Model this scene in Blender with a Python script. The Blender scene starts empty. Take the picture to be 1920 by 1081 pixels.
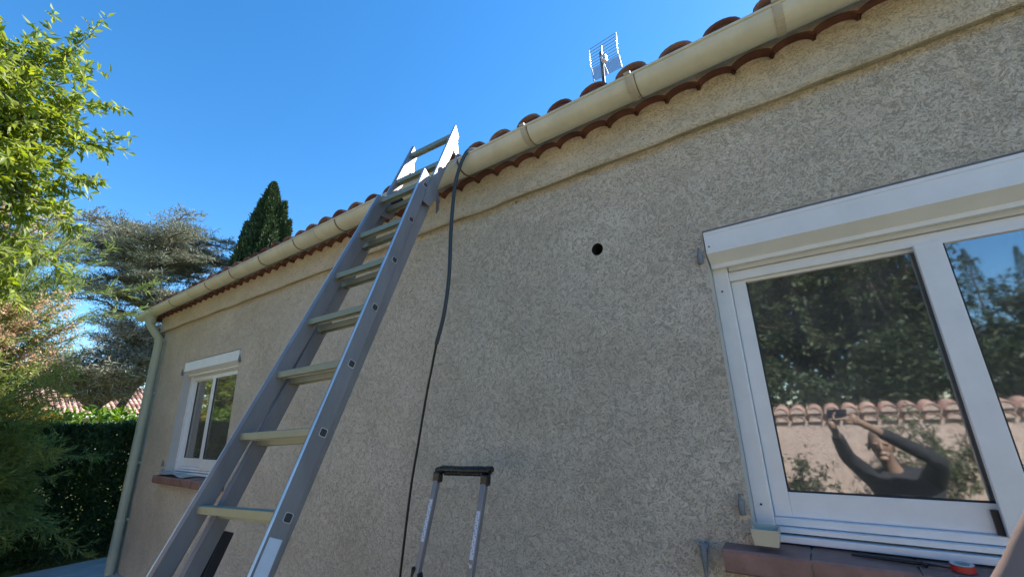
import bpy, bmesh, math, random
import numpy as np
from mathutils import Vector, Matrix

SC = bpy.context.scene
COL = SC.collection

# ------------------------------------------------------------------ camera
CAM = Vector((0.0, -2.1, 1.5))
YAW, PITCH, ROLL, FPX = math.radians(35.05), math.radians(17.2), math.radians(-1.76), 800.0
FW = Vector((-math.sin(YAW) * math.cos(PITCH), math.cos(YAW) * math.cos(PITCH), math.sin(PITCH)))
_r0 = Vector((math.cos(YAW), math.sin(YAW), 0)); _u0 = _r0.cross(FW)
RT = _r0 * math.cos(ROLL) + _u0 * math.sin(ROLL)
UP = -_r0 * math.sin(ROLL) + _u0 * math.cos(ROLL)
cd = bpy.data.cameras.new('camera'); cam = bpy.data.objects.new('camera', cd); COL.objects.link(cam)
cd.sensor_width = 36.0; cd.lens = FPX / 1920 * 36.0; cd.clip_start = 0.01; cd.clip_end = 2000
cam.matrix_world = Matrix(((RT.x, UP.x, -FW.x, CAM.x), (RT.y, UP.y, -FW.y, CAM.y), (RT.z, UP.z, -FW.z, CAM.z), (0, 0, 0, 1)))
SC.camera = cam

# ------------------------------------------------------------------ light
SUN = Vector((0.783, 1.307, 1.47)).normalized()
SUN_EL = math.asin(SUN.z); SUN_AZ = math.atan2(SUN.x, SUN.y)
w = bpy.data.worlds.new('World'); SC.world = w; w.use_nodes = True
wn = w.node_tree.nodes; wl = w.node_tree.links
sky = wn.new('ShaderNodeTexSky'); sky.sky_type = 'NISHITA'; sky.sun_disc = False
sky.sun_elevation = SUN_EL; sky.sun_rotation = SUN_AZ
sky.altitude = 300; sky.air_density = 1.0; sky.dust_density = 0.1; sky.ozone_density = 3.5
wn['Background'].inputs['Strength'].default_value = 0.115
hsv = wn.new('ShaderNodeHueSaturation'); hsv.inputs['Saturation'].default_value = 1.27; hsv.inputs['Hue'].default_value = 0.497
wl.new(sky.outputs[0], hsv.inputs['Color']); wl.new(hsv.outputs[0], wn['Background'].inputs['Color'])
sd = bpy.data.lights.new('sun', 'SUN'); sd.energy = 5.0; sd.angle = math.radians(0.5); sd.color = (1.0, 0.95, 0.87)
so = bpy.data.objects.new('sun', sd); COL.objects.link(so)
so.rotation_euler = SUN.to_track_quat('Z', 'Y').to_euler(); so.location = (10, 16, 20)
SC.view_settings.view_transform = 'Standard'; SC.view_settings.look = 'None'
SC.view_settings.exposure = 1.42; SC.view_settings.gamma = 1.0
SC.cycles.transparent_max_bounces = 12; SC.cycles.max_bounces = 8; SC.cycles.diffuse_bounces = 4

# ------------------------------------------------------------------ mesh helpers
class MB:
    def __init__(s): s.v = []; s.f = []; s.m = []; s.sm = []
    def add(s, vs, fs, mi=0, smooth=False):
        o = len(s.v); s.v += [tuple(p) for p in vs]
        for f in fs: s.f.append(tuple(i + o for i in f)); s.m.append(mi); s.sm.append(smooth)
    def box(s, c, d, R=None, mi=0, bev=0.0):
        c = Vector(c); hx, hy, hz = d[0] / 2, d[1] / 2, d[2] / 2
        if bev > 0:
            b = bev
            bm = bmesh.new(); bmesh.ops.create_cube(bm, size=1.0)
            for v in bm.verts: v.co = Vector((v.co.x * d[0], v.co.y * d[1], v.co.z * d[2]))
            bmesh.ops.bevel(bm, geom=bm.edges[:], offset=b, segments=2, affect='EDGES', profile=0.5)
            vs = [(R @ v.co if R else v.co) + c for v in bm.verts]
            bm.verts.index_update()
            s.add(vs, [[v.index for v in f.verts] for f in bm.faces], mi, False); bm.free(); return
        vs = [Vector((x, y, z)) for x in (-hx, hx) for y in (-hy, hy) for z in (-hz, hz)]
        if R: vs = [R @ v for v in vs]
        vs = [v + c for v in vs]
        s.add(vs, [(0, 1, 3, 2), (4, 6, 7, 5), (0, 4, 5, 1), (2, 3, 7, 6), (0, 2, 6, 4), (1, 5, 7, 3)], mi)
    def bx(s, x0, x1, y0, y1, z0, z1, mi=0, bev=0.0):
        s.box(((x0 + x1) / 2, (y0 + y1) / 2, (z0 + z1) / 2), (abs(x1 - x0), abs(y1 - y0), abs(z1 - z0)), None, mi, bev)
    def extrude(s, prof, O, U, V, W, length, mi=0, smooth=False, caps=True):
        # prof: 2-D points in U,V axes; pushed along W
        O, U, V, W = Vector(O), Vector(U), Vector(V), Vector(W)
        n = len(prof)
        a = [O + U * p[0] + V * p[1] for p in prof]; b = [p + W * length for p in a]
        fs = [(i, (i + 1) % n, n + (i + 1) % n, n + i) for i in range(n)]
        s.add(a + b, fs, mi, smooth)
        if caps: s.add(a + b, [tuple(range(n))[::-1], tuple(range(n, 2 * n))], mi)
    def tube(s, path, rad, n=8, mi=0, smooth=True, caps=True):
        P = [Vector(p) for p in path]; k = len(P)
        if not hasattr(rad, '__len__'): rad = [rad] * k
        vs = []; up = None
        for i in range(k):
            t = (P[min(i + 1, k - 1)] - P[max(i - 1, 0)])
            t = t.normalized() if t.length > 1e-9 else Vector((0, 0, 1))
            if up is None:
                a = Vector((0, 0, 1)) if abs(t.z) < .9 else Vector((1, 0, 0)); up = t.cross(a).normalized()
            else:
                up = (up - t * up.dot(t)); up = up.normalized() if up.length > 1e-6 else t.orthogonal().normalized()
            w_ = t.cross(up)
            for j in range(n):
                an = 2 * math.pi * j / n; vs.append(P[i] + (up * math.cos(an) + w_ * math.sin(an)) * rad[i])
        fs = [(i * n + j, i * n + (j + 1) % n, (i + 1) * n + (j + 1) % n, (i + 1) * n + j) for i in range(k - 1) for j in range(n)]
        s.add(vs, fs, mi, smooth)
        if caps: s.add(vs, [tuple(range(n))[::-1], tuple(range((k - 1) * n, k * n))], mi)
    def ring(s, c, ax, r0, r1, h, n=28, mi=0):
        c = Vector(c); ax = Vector(ax).normalized(); a = ax.orthogonal().normalized(); b = ax.cross(a)
        vs = []
        for (r, t) in ((r0, 0), (r1, 0), (r1, h), (r0, h)):
            vs += [c + ax * t + (a * math.cos(2 * math.pi * i / n) + b * math.sin(2 * math.pi * i / n)) * r for i in range(n)]
        fs = [(q * n + i, q * n + (i + 1) % n, ((q + 1) % 4) * n + (i + 1) % n, ((q + 1) % 4) * n + i) for q in range(4) for i in range(n)]
        s.add(vs, fs, mi)

WL = {}
def link(o, parent):
    COL.objects.link(o)
    if parent: o.parent = parent
def root(name, loc, label, cat, group=None):
    o = bpy.data.objects.new(name, None); o.empty_display_size = .1; COL.objects.link(o); o.location = loc
    WL[o.name] = Vector(loc); tag(o, label, cat, group); return o
def tag(o, label=None, cat=None, group=None, kind=None):
    if label: o['label'] = label
    if cat: o['category'] = cat
    if group: o['group'] = group
    if kind: o['kind'] = kind
    return o
def obj(name, mb, mats, parent=None, label=None):
    if not isinstance(mats, (list, tuple)): mats = [mats]
    V = np.array(mb.v, dtype=float); c = (V.min(0) + V.max(0)) / 2; V = V - c
    me = bpy.data.meshes.new(name); me.from_pydata(V.tolist(), [], mb.f)
    for m in mats: me.materials.append(m)
    me.polygons.foreach_set('material_index', mb.m); me.polygons.foreach_set('use_smooth', mb.sm)
    bm = bmesh.new(); bm.from_mesh(me); bmesh.ops.recalc_face_normals(bm, faces=bm.faces[:]); bm.to_mesh(me); bm.free()
    me.update()
    o = bpy.data.objects.new(name, me); link(o, parent)
    pw = WL[parent.name] if parent else Vector((0, 0, 0))
    o.location = Vector(c) - pw; WL[o.name] = Vector(c)
    if label: o['label'] = label
    return o
def raw(name, V, F, mat, parent=None, label=None, smooth=False):
    # V (n,3) array, F (m,k) array all the same size: fast path for foliage
    V = np.asarray(V, dtype=np.float32); F = np.asarray(F, dtype=np.int32)
    c = (V.min(0) + V.max(0)) / 2; Vc = V - c
    me = bpy.data.meshes.new(name); m, k = F.shape
    me.vertices.add(len(V)); me.vertices.foreach_set('co', Vc.ravel())
    me.loops.add(m * k); me.loops.foreach_set('vertex_index', F.ravel())
    me.polygons.add(m); me.polygons.foreach_set('loop_start', np.arange(0, m * k, k, dtype=np.int32))
    me.polygons.foreach_set('loop_total', np.full(m, k, dtype=np.int32))
    me.materials.append(mat); me.update(calc_edges=True); me.validate()
    o = bpy.data.objects.new(name, me); link(o, parent)
    pw = WL[parent.name] if parent else Vector((0, 0, 0))
    o.location = Vector([float(x) for x in c]) - pw; WL[o.name] = Vector([float(x) for x in c])
    if label: o['label'] = label
    return o

# ------------------------------------------------------------------ materials
def nt(name):
    m = bpy.data.materials.new(name); m.use_nodes = True
    return m, m.node_tree.nodes, m.node_tree.links, m.node_tree.nodes['Principled BSDF']
def ramp(N, stops):
    r = N.new('ShaderNodeValToRGB'); e = r.color_ramp.elements
    while len(e) < len(stops): e.new(0.5)
    for i, (p, c) in enumerate(stops): e[i].position = p; e[i].color = (*c, 1) if len(c) == 3 else c
    return r
def simple(name, col, rough=.6, metal=0.0, var=.12, scale=6.0, bump=0.0, bscale=80.0, bdist=.002, spec=.5, stretch=None):
    m, N, L, b = nt(name)
    tc = N.new('ShaderNodeTexCoord'); mp = N.new('ShaderNodeMapping'); L.new(tc.outputs['Object'], mp.inputs[0])
    if stretch: mp.inputs['Scale'].default_value = stretch
    n = N.new('ShaderNodeTexNoise'); n.inputs['Scale'].default_value = scale; n.inputs['Detail'].default_value = 6
    n.inputs['Roughness'].default_value = .65
    L.new(mp.outputs[0], n.inputs['Vector'])
    lo = tuple(max(0, c * (1 - var)) for c in col); hi = tuple(min(1, c * (1 + var)) for c in col)
    r = ramp(N, [(.3, lo), (.7, hi)]); L.new(n.outputs['Fac'], r.inputs[0]); L.new(r.outputs[0], b.inputs['Base Color'])
    b.inputs['Roughness'].default_value = rough; b.inputs['Metallic'].default_value = metal
    b.inputs['Specular IOR Level'].default_value = spec
    mr = N.new('ShaderNodeMapRange'); mr.inputs['To Min'].default_value = max(.05, rough - .1); mr.inputs['To Max'].default_value = min(1, rough + .1)
    L.new(n.outputs['Fac'], mr.inputs['Value']); L.new(mr.outputs[0], b.inputs['Roughness'])
    if bump > 0:
        n2 = N.new('ShaderNodeTexNoise'); n2.inputs['Scale'].default_value = bscale; n2.inputs['Detail'].default_value = 5
        L.new(mp.outputs[0], n2.inputs['Vector'])
        bp = N.new('ShaderNodeBump'); bp.inputs['Strength'].default_value = bump; bp.inputs['Distance'].default_value = bdist
        L.new(n2.outputs['Fac'], bp.inputs['Height']); L.new(bp.outputs[0], b.inputs['Normal'])
    return m
def leafmat(name, cols, trans=.35, rough=.45, spec=.35):
    m, N, L, b = nt(name)
    g = N.new('ShaderNodeNewGeometry')
    r = ramp(N, [(i / max(1, len(cols) - 1), c) for i, c in enumerate(cols)])
    L.new(g.outputs['Random Per Island'], r.inputs[0]); L.new(r.outputs[0], b.inputs['Base Color'])
    b.inputs['Roughness'].default_value = rough; b.inputs['Specular IOR Level'].default_value = spec
    t = N.new('ShaderNodeBsdfTranslucent'); hs = N.new('ShaderNodeHueSaturation')
    hs.inputs['Saturation'].default_value = 1.15; hs.inputs['Value'].default_value = 1.5; hs.inputs['Hue'].default_value = .485
    L.new(r.outputs[0], hs.inputs['Color']); L.new(hs.outputs[0], t.inputs['Color'])
    mx = N.new('ShaderNodeMixShader'); mx.inputs[0].default_value = trans
    L.new(b.outputs[0], mx.inputs[1]); L.new(t.outputs[0], mx.inputs[2]); L.new(mx.outputs[0], N['Material Output'].inputs['Surface'])
    return m
def render_coat(name, light, mid, dark, scale=70.0, dist=.006, strength=.9):
    # rough-cast render: flat trowelled plateaus broken by worm-like pits
    m, N, L, b = nt(name)
    tc = N.new('ShaderNodeTexCoord'); co = tc.outputs['Object']
    wv = N.new('ShaderNodeTexNoise'); wv.inputs['Scale'].default_value = 9; wv.inputs['Detail'].default_value = 2
    L.new(co, wv.inputs['Vector'])
    mixv = N.new('ShaderNodeMix'); mixv.data_type = 'VECTOR'; mixv.inputs[0].default_value = .045
    L.new(co, mixv.inputs[4]); L.new(wv.outputs['Color'], mixv.inputs[5])
    n1 = N.new('ShaderNodeTexNoise'); n1.inputs['Scale'].default_value = scale; n1.inputs['Detail'].default_value = 4
    n1.inputs['Roughness'].default_value = .62; n1.inputs['Distortion'].default_value = .7
    L.new(mixv.outputs[1], n1.inputs['Vector'])
    big = N.new('ShaderNodeTexNoise'); big.inputs['Scale'].default_value = 2.1; big.inputs['Detail'].default_value = 6; big.inputs['Roughness'].default_value = .62
    L.new(co, big.inputs['Vector'])
    med = N.new('ShaderNodeTexNoise'); med.inputs['Scale'].default_value = 40; med.inputs['Detail'].default_value = 5; med.inputs['Distortion'].default_value = 1.2
    L.new(mixv.outputs[1], med.inputs['Vector'])
    ad = N.new('ShaderNodeMath'); ad.operation = 'MULTIPLY_ADD'; ad.inputs[1].default_value = .55
    L.new(med.outputs['Fac'], ad.inputs[0]); L.new(n1.outputs['Fac'], ad.inputs[2])
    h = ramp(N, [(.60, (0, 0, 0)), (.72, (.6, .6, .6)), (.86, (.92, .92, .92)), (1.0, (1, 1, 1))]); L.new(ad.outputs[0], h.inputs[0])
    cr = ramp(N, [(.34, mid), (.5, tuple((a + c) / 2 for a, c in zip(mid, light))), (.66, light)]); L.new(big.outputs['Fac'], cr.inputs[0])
    pit_tone = ramp(N, [(.62, (1, 1, 1)), (.70, (.45, .45, .45)), (.80, (0, 0, 0))]); L.new(ad.outputs[0], pit_tone.inputs[0])  # darkens the colour in the pits, from the same noise as the bump
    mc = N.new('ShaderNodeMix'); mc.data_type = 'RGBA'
    df = N.new('ShaderNodeMath'); df.operation = 'MULTIPLY'; df.inputs[1].default_value = .62; L.new(pit_tone.outputs[0], df.inputs[0])
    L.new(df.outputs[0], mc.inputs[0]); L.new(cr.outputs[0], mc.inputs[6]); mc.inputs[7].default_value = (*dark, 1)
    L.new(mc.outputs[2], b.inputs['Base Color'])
    b.inputs['Roughness'].default_value = .92; b.inputs['Specular IOR Level'].default_value = .15
    bp = N.new('ShaderNodeBump'); bp.inputs['Strength'].default_value = strength; bp.inputs['Distance'].default_value = dist
    L.new(h.outputs[0], bp.inputs['Height']); L.new(bp.outputs[0], b.inputs['Normal'])
    return m
def glassmat(name, refl=.12, tint=(.72, .76, .76)):
    m, N, L, b = nt(name); N.remove(b)
    g = N.new('ShaderNodeBsdfGlossy'); g.inputs['Roughness'].default_value = .028; g.inputs['Color'].default_value = (.97, .98, 1, 1)
    t = N.new('ShaderNodeBsdfTransparent'); t.inputs['Color'].default_value = (*tint, 1)
    lw = N.new('ShaderNodeFresnel'); lw.inputs['IOR'].default_value = 1.5
    ma = N.new('ShaderNodeMath'); ma.operation = 'MULTIPLY_ADD'; ma.inputs[1].default_value = 1.0; ma.inputs[2].default_value = refl; ma.use_clamp = True
    L.new(lw.outputs[0], ma.inputs[0])
    mx = N.new('ShaderNodeMixShader'); L.new(ma.outputs[0], mx.inputs[0]); L.new(t.outputs[0], mx.inputs[1]); L.new(g.outputs[0], mx.inputs[2])
    tc = N.new('ShaderNodeTexCoord'); nz = N.new('ShaderNodeTexNoise'); nz.inputs['Scale'].default_value = 3.5; nz.inputs['Detail'].default_value = 6
    L.new(tc.outputs['Object'], nz.inputs['Vector'])
    mr = N.new('ShaderNodeMapRange'); mr.inputs['From Min'].default_value = .35; mr.inputs['From Max'].default_value = .7; mr.inputs['To Min'].default_value = .05; mr.inputs['To Max'].default_value = .115
    L.new(nz.outputs['Fac'], mr.inputs['Value'])
    df = N.new('ShaderNodeBsdfDiffuse'); df.inputs['Color'].default_value = (.62, .60, .56, 1)
    m2 = N.new('ShaderNodeMixShader'); L.new(mr.outputs[0], m2.inputs[0]); L.new(mx.outputs[0], m2.inputs[1]); L.new(df.outputs[0], m2.inputs[2])
    bp = N.new('ShaderNodeBump'); bp.inputs['Strength'].default_value = .04; bp.inputs['Distance'].default_value = .002
    nb_ = N.new('ShaderNodeTexNoise'); nb_.inputs['Scale'].default_value = 5; L.new(tc.outputs['Object'], nb_.inputs['Vector']); L.new(nb_.outputs['Fac'], bp.inputs['Height']); L.new(bp.outputs[0], g.inputs['Normal'])
    L.new(m2.outputs[0], N['Material Output'].inputs['Surface'])
    return m

M = {}
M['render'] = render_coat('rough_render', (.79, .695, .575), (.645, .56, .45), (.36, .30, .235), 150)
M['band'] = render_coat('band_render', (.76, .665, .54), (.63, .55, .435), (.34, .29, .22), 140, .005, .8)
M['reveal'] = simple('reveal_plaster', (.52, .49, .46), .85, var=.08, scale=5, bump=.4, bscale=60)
M['pink'] = render_coat('pink_render', (.66, .52, .45), (.56, .43, .37), (.33, .24, .2), 40, .006, .8)
M['mortar'] = simple('mortar', (.46, .36, .29), .9, var=.25, scale=14, bump=.6, bscale=60, bdist=.006)
M['clay_shaded'] = simple('shaded_mouth_clay', (.105, .055, .045), .9, var=.35, scale=9)  # tile mouth colour, darkened to stand for the shade inside
M['terra'] = simple('terracotta', (.15, .058, .042), .85, var=.4, scale=9, bump=.35, bscale=70, bdist=.003)
M['terra_old'] = simple('weathered_terracotta', (.23, .125, .095), .9, var=.45, scale=6, bump=.35, bscale=50, bdist=.004)
M['sill'] = simple('sill_tile', (.27, .15, .125), .6, var=.3, scale=11, bump=.25, bscale=45, bdist=.002)
M['pvc'] = simple('beige_pvc', (.67, .63, .51), .42, var=.12, scale=5, stretch=(1, 1, .3), bump=.05)
M['pipe'] = simple('grey_green_pipe', (.45, .465, .36), .5, var=.08, scale=3)
M['joint'] = simple('gutter_strap', (.50, .44, .34), .5, var=.15, scale=9)
M['seal'] = simple('joint_seal', (.15, .11, .07), .7, var=.2)
M['alu'] = simple('aluminium', (.295, .28, .29), .48, 0.65, var=.22, scale=5, bump=.2, bscale=40, bdist=.001, stretch=(1, 1, .25))
M['alu_edge'] = simple('worn_edge_highlight', (.66, .67, .69), .34, .7, var=.12, scale=9)  # worn flange edge, with the sky highlight put into its lighter colour
M['alu_rung'] = simple('ribbed_aluminium', (.30, .325, .26), .5, 0.6, var=.10, scale=8)
M['hollow_shade'] = simple('rung_hollow_shade', (.06, .06, .065), .6, 0.3)  # near-black cap colour standing for shade inside the rung
M['white'] = simple('white_lacquer', (.80, .805, .81), .34, var=.05, scale=7, bump=.03, bscale=30)
M['white_matt'] = simple('white_slats', (.66, .67, .68), .45, var=.04, scale=2)
M['rubber'] = simple('black_rubber', (.018, .018, .022), .5, var=.2, bump=.15, bscale=120)
M['gloss_black'] = simple('black_plastic', (.014, .014, .018), .27, var=.3, scale=30, bump=.5, bscale=55, bdist=.004)
M['hinge'] = simple('grey_hinge_steel', (.20, .22, .24), .6, .2, var=.25, scale=30)
M['cable'] = simple('cable_sheath', (.035, .05, .065), .45, var=.15)
M['cableblk'] = simple('black_cable', (.008, .008, .009), .5, var=.15)
M['sticker'] = simple('pale_sticker', (.70, .72, .80), .4, var=.06, scale=12)
M['print'] = simple('sticker_print', (.05, .06, .09), .5)
M['tub'] = simple('beige_plastic', (.58, .52, .40), .45, var=.06)
M['red'] = simple('red_tape', (.45, .035, .03), .35, var=.12)
M['card'] = simple('tape_core', (.62, .62, .60), .6, var=.06)
M['rod'] = simple('dark_steel', (.02, .02, .022), .45, .3)
M['sheet'] = simple('zinc_sheet', (.50, .52, .54), .5, .3, var=.1)
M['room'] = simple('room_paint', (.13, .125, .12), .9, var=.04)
M['curtain'] = simple('dark_curtain', (.10, .095, .10), .95, var=.1)
M['glass'] = glassmat('pane_glass', .21)
M['concrete'] = simple('concrete', (.52, .50, .47), .9, var=.18, scale=4, bump=.4, bscale=60, bdist=.004)
M['lawn'] = simple('lawn', (.20, .21, .06), .95, var=.4, scale=3, bump=.8, bscale=120, bdist=.02)
M['antenna'] = simple('antenna_metal', (.72, .72, .73), .3, .9, var=.05)
M['grid'] = simple('grey_wire', (.20, .20, .22), .45, .6, var=.1)
M['mast'] = simple('dark_mast', (.035, .03, .04), .5, .3)
M['bark'] = simple('bark', (.10, .075, .06), .95, var=.4, scale=8, bump=.8, bscale=30, bdist=.02, stretch=(3, 3, .6))
M['greybark'] = simple('grey_bark', (.19, .17, .15), .95, var=.35, scale=8, bump=.8, bscale=30, bdist=.02, stretch=(3, 3, .6))
M['hole'] = simple('drilled_hole', (.03, .028, .03), .95)
M['nbwall'] = simple('neighbour_render', (.33, .30, .27), .9, var=.12)
M['phone'] = simple('phone_shell', (.02, .02, .025), .2)
M['lens'] = simple('phone_lens', (.01, .01, .015), .05)
M['skin'] = simple('skin', (.33, .215, .16), .5, var=.12, scale=14, bump=.15, bscale=140, bdist=.001)
M['hair'] = simple('short_hair', (.20, .14, .105), .8, var=.3, scale=40)
M['jacket'] = simple('dark_jacket', (.022, .024, .03), .85, var=.3, scale=14, bump=1.0, bscale=16, bdist=.02)
M['trousers'] = simple('dark_trousers', (.03, .032, .045), .9, var=.2, scale=14)
M['leaf_bright'] = leafmat('bright_leaf', [(.13, .19, .03), (.21, .28, .042), (.29, .34, .07), (.16, .21, .06), (.25, .30, .05)], .48)
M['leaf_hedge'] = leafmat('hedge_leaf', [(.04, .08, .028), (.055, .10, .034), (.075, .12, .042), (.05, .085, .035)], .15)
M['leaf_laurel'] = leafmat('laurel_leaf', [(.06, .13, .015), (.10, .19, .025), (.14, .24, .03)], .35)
M['feather'] = leafmat('feathery_green', [(.14, .20, .07), (.19, .26, .08), (.25, .31, .09), (.17, .23, .10)], .42)
M['plume'] = leafmat('pinkish_plume', [(.50, .34, .22), (.58, .41, .29), (.42, .31, .18)], .3, .8, .1)
M['stem'] = simple('thin_stem', (.20, .16, .09), .8, var=.3)
M['cedar'] = leafmat('cedar_needles', [(.13, .145, .105), (.17, .185, .135), (.21, .215, .16), (.15, .15, .12)], .15, .7, .2)
M['twig'] = leafmat('bare_twig', [(.26, .22, .17), (.34, .30, .24), (.20, .17, .13)], .05, .9, .1)
M['cypress'] = leafmat('cypress_scale', [(.018, .035, .016), (.035, .06, .026), (.06, .09, .035), (.025, .045, .02)], .1, .7, .2)
M['yellow'] = leafmat('yellowing_frond', [(.34, .24, .06), (.42, .27, .07), (.28, .26, .06)], .35)
M['leaf_mid'] = leafmat('mid_leaf', [(.03, .05, .022), (.048, .07, .03), (.065, .09, .036)], .25)
M['leaf_pale'] = leafmat('pale_leaf', [(.10, .13, .06), (.14, .17, .085), (.08, .11, .05)], .3)

# ------------------------------------------------------------------ ground
GZ = -0.2
mb = MB(); mb.add([(-400, -400, GZ), (400, -400, GZ), (400, 400, GZ), (-400, 400, GZ)], [(0, 1, 2, 3)])
g = obj('ground', mb, M['lawn']); tag(g, kind='structure')
mb = MB(); mb.bx(-8.72, 4.6, -.8, -.002, GZ + .002, GZ + .03); mb.bx(-8.72, -7.752, -.002, 9, GZ + .002, GZ + .0297)
p = obj('path', mb, M['concrete']); tag(p, kind='structure')

# ------------------------------------------------------------------ house
HX0, HX1, HY1 = -7.75, 4.2, 9.0
WTOP = 3.18
house = root('house', (-1.8, 4.5, GZ), 'single storey house with rough beige rendered wall, terracotta tiles and long gutter', 'house')
OPEN = [(-6.69, -5.155), (-.335, 1.2)]
OZ0, OZ1 = 1.0, 2.352
HOLE = (-.881, 2.403, .034)
mb = MB()
hx0, hx1, hz0, hz1 = HOLE[0] - .1, HOLE[0] + .1, 2.36, HOLE[1] * 2 - 2.36
xs = [HX0, -6.69, -5.155, -3.6, -2.2, hx0, hx1, -.335, 1.2, 2.6, HX1]
zs = [GZ, .4, OZ0, OZ1, hz0, hz1, 2.9]
for i in range(len(xs) - 1):
    for j in range(len(zs) - 1):
        x0, x1, z0, z1 = xs[i], xs[i + 1], zs[j], zs[j + 1]
        if any(abs(x0 - a) < 1e-6 and abs(x1 - b) < 1e-6 for a, b in OPEN) and z0 >= OZ0 - 1e-6 and z1 <= OZ1 + 1e-6: continue
        if abs(x0 - hx0) < 1e-6 and abs(z0 - hz0) < 1e-6: continue
        mb.add([(x0, 0, z0), (x1, 0, z0), (x1, 0, z1), (x0, 0, z1)], [(0, 1, 2, 3)])
# ring round the drilled hole
n = 32; sq = []; ci = []
for k in range(n):
    a = 2 * math.pi * k / n; c, s_ = math.cos(a), math.sin(a); q = max(abs(c), abs(s_))
    sq.append((HOLE[0] + c / q * .1, 0, (hz0 + hz1) / 2 + s_ / q * (hz1 - hz0) / 2)); ci.append((HOLE[0] + c * HOLE[2], 0, HOLE[1] + s_ * HOLE[2] * 1.05))
mb.add(sq + ci, [(k, (k + 1) % n, n + (k + 1) % n, n + k) for k in range(n)])
# reveals of the openings
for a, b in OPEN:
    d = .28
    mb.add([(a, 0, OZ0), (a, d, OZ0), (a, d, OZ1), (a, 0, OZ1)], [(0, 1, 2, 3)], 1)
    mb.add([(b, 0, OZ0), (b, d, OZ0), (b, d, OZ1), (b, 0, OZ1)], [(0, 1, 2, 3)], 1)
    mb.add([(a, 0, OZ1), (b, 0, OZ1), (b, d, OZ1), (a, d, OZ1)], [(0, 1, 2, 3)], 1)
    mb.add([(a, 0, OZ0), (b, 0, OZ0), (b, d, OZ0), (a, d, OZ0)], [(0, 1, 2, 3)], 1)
# gable, back and far end
RS = .30
def roofz(y): return 3.2 + RS * (y if y < 4.5 else 9.0 - y)
for x in (HX0, HX1):
    mb.add([(x, 0, GZ), (x, HY1, GZ), (x, HY1, roofz(HY1) - .03), (x, 4.5, roofz(4.5) - .03), (x, 0, roofz(0) - .03)], [(0, 1, 2, 3, 4)])
mb.add([(HX0, HY1, GZ), (HX1, HY1, GZ), (HX1, HY1, 3.17), (HX0, HY1, 3.17)], [(0, 1, 2, 3)])
# inside of the rooms
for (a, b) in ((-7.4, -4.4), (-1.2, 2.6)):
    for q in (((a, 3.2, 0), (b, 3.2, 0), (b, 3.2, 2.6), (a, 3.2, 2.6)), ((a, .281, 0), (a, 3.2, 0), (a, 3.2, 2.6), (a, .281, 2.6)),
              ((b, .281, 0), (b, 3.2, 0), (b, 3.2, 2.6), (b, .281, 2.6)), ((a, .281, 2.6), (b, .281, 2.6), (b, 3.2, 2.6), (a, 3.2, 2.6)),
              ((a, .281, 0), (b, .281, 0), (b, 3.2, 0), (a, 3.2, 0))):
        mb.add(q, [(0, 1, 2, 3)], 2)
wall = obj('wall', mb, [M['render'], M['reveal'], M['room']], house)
# tube of the drilled hole
mb = MB()
m_ = []
for y in (0.0, .16):
    m_ += [(HOLE[0] + math.cos(2 * math.pi * k / n) * HOLE[2], y, HOLE[1] + math.sin(2 * math.pi * k / n) * HOLE[2] * 1.05) for k in range(n)]
mb.add(m_, [(k, (k + 1) % n, n + (k + 1) % n, n + k) for k in range(n)] + [tuple(range(n, 2 * n))])
obj('vent_hole', mb, M['hole'], wall, 'round hole drilled in the wall')
# thicker render band under the eaves, a soft rounded lower lip
mb = MB()
rnd = random.Random(4)
prof = [(0.0, 2.904), (-.044, 2.890), (-.055, 2.902), (-.058, 2.93), (-.058, 3.17), (.02, 3.17), (.02, 2.9)]
NX = 120
for i in range(NX):
    pass
rows = []
for i in range(NX + 1):
    x = HX0 - .03 + (HX1 - HX0 + .06) * i / NX
    dz = .006 * math.sin(i * .9) * math.sin(i * .23) + rnd.uniform(-.003, .003)
    dy = rnd.uniform(-.003, .003)
    rows.append([(x, p_[0] + (dy if p_[0] < 0 else 0), p_[1] + (dz if p_[1] < 2.92 else 0)) for p_ in prof])
K = len(prof); vs = [v for r_ in rows for v in r_]
mb.add(vs, [(i * K + j, i * K + (j + 1) % K, (i + 1) * K + (j + 1) % K, (i + 1) * K + j) for i in range(NX) for j in range(K)], 0, False)
mb.add(vs, [tuple(range(K)), tuple(range(NX * K, NX * K + K))])
obj('render_band', mb, M['band'], wall)
# hinge pins and shutter stops left from old shutters
def pin(x, z):
    mb = MB(); mb.tube([(x, -.012, z - .028), (x, -.016, z + .004), (x, -.016, z + .028)], [.011, .013, .009], 10)
    mb.tube([(x, .02, z - .012), (x, -.016, z - .012)], .008, 8); mb.tube([(x, -.017, z + .02), (x, -.017, z + .05)], .0055, 8); obj('hinge_pin', mb, M['hinge'], wall)
for x, z in ((-.36, 2.215), (-.364, 1.14), (-6.722, 2.21), (-6.79, 1.12), (-5.128, 2.225)): pin(x, z)
mb = MB(); mb.tube([(-.527, .02, .985), (-.527, -.03, .985)], .011, 10)
mb.tube([(-.527, -.03, 1.0), (-.528, -.034, .985), (-.531, -.034, .93), (-.533, -.034, .875)], [.01, .016, .0125, .006], 10)
mb.tube([(-.545, -.034, .992), (-.51, -.034, .988)], .011, 8)
obj('shutter_stop', mb, M['hinge'], wall)
mb = MB(); mb.bx(-1.424, -1.41, -.004, .02, 2.872, 2.888); obj('bolt_stub', mb, M['hinge'], wall)

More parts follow.
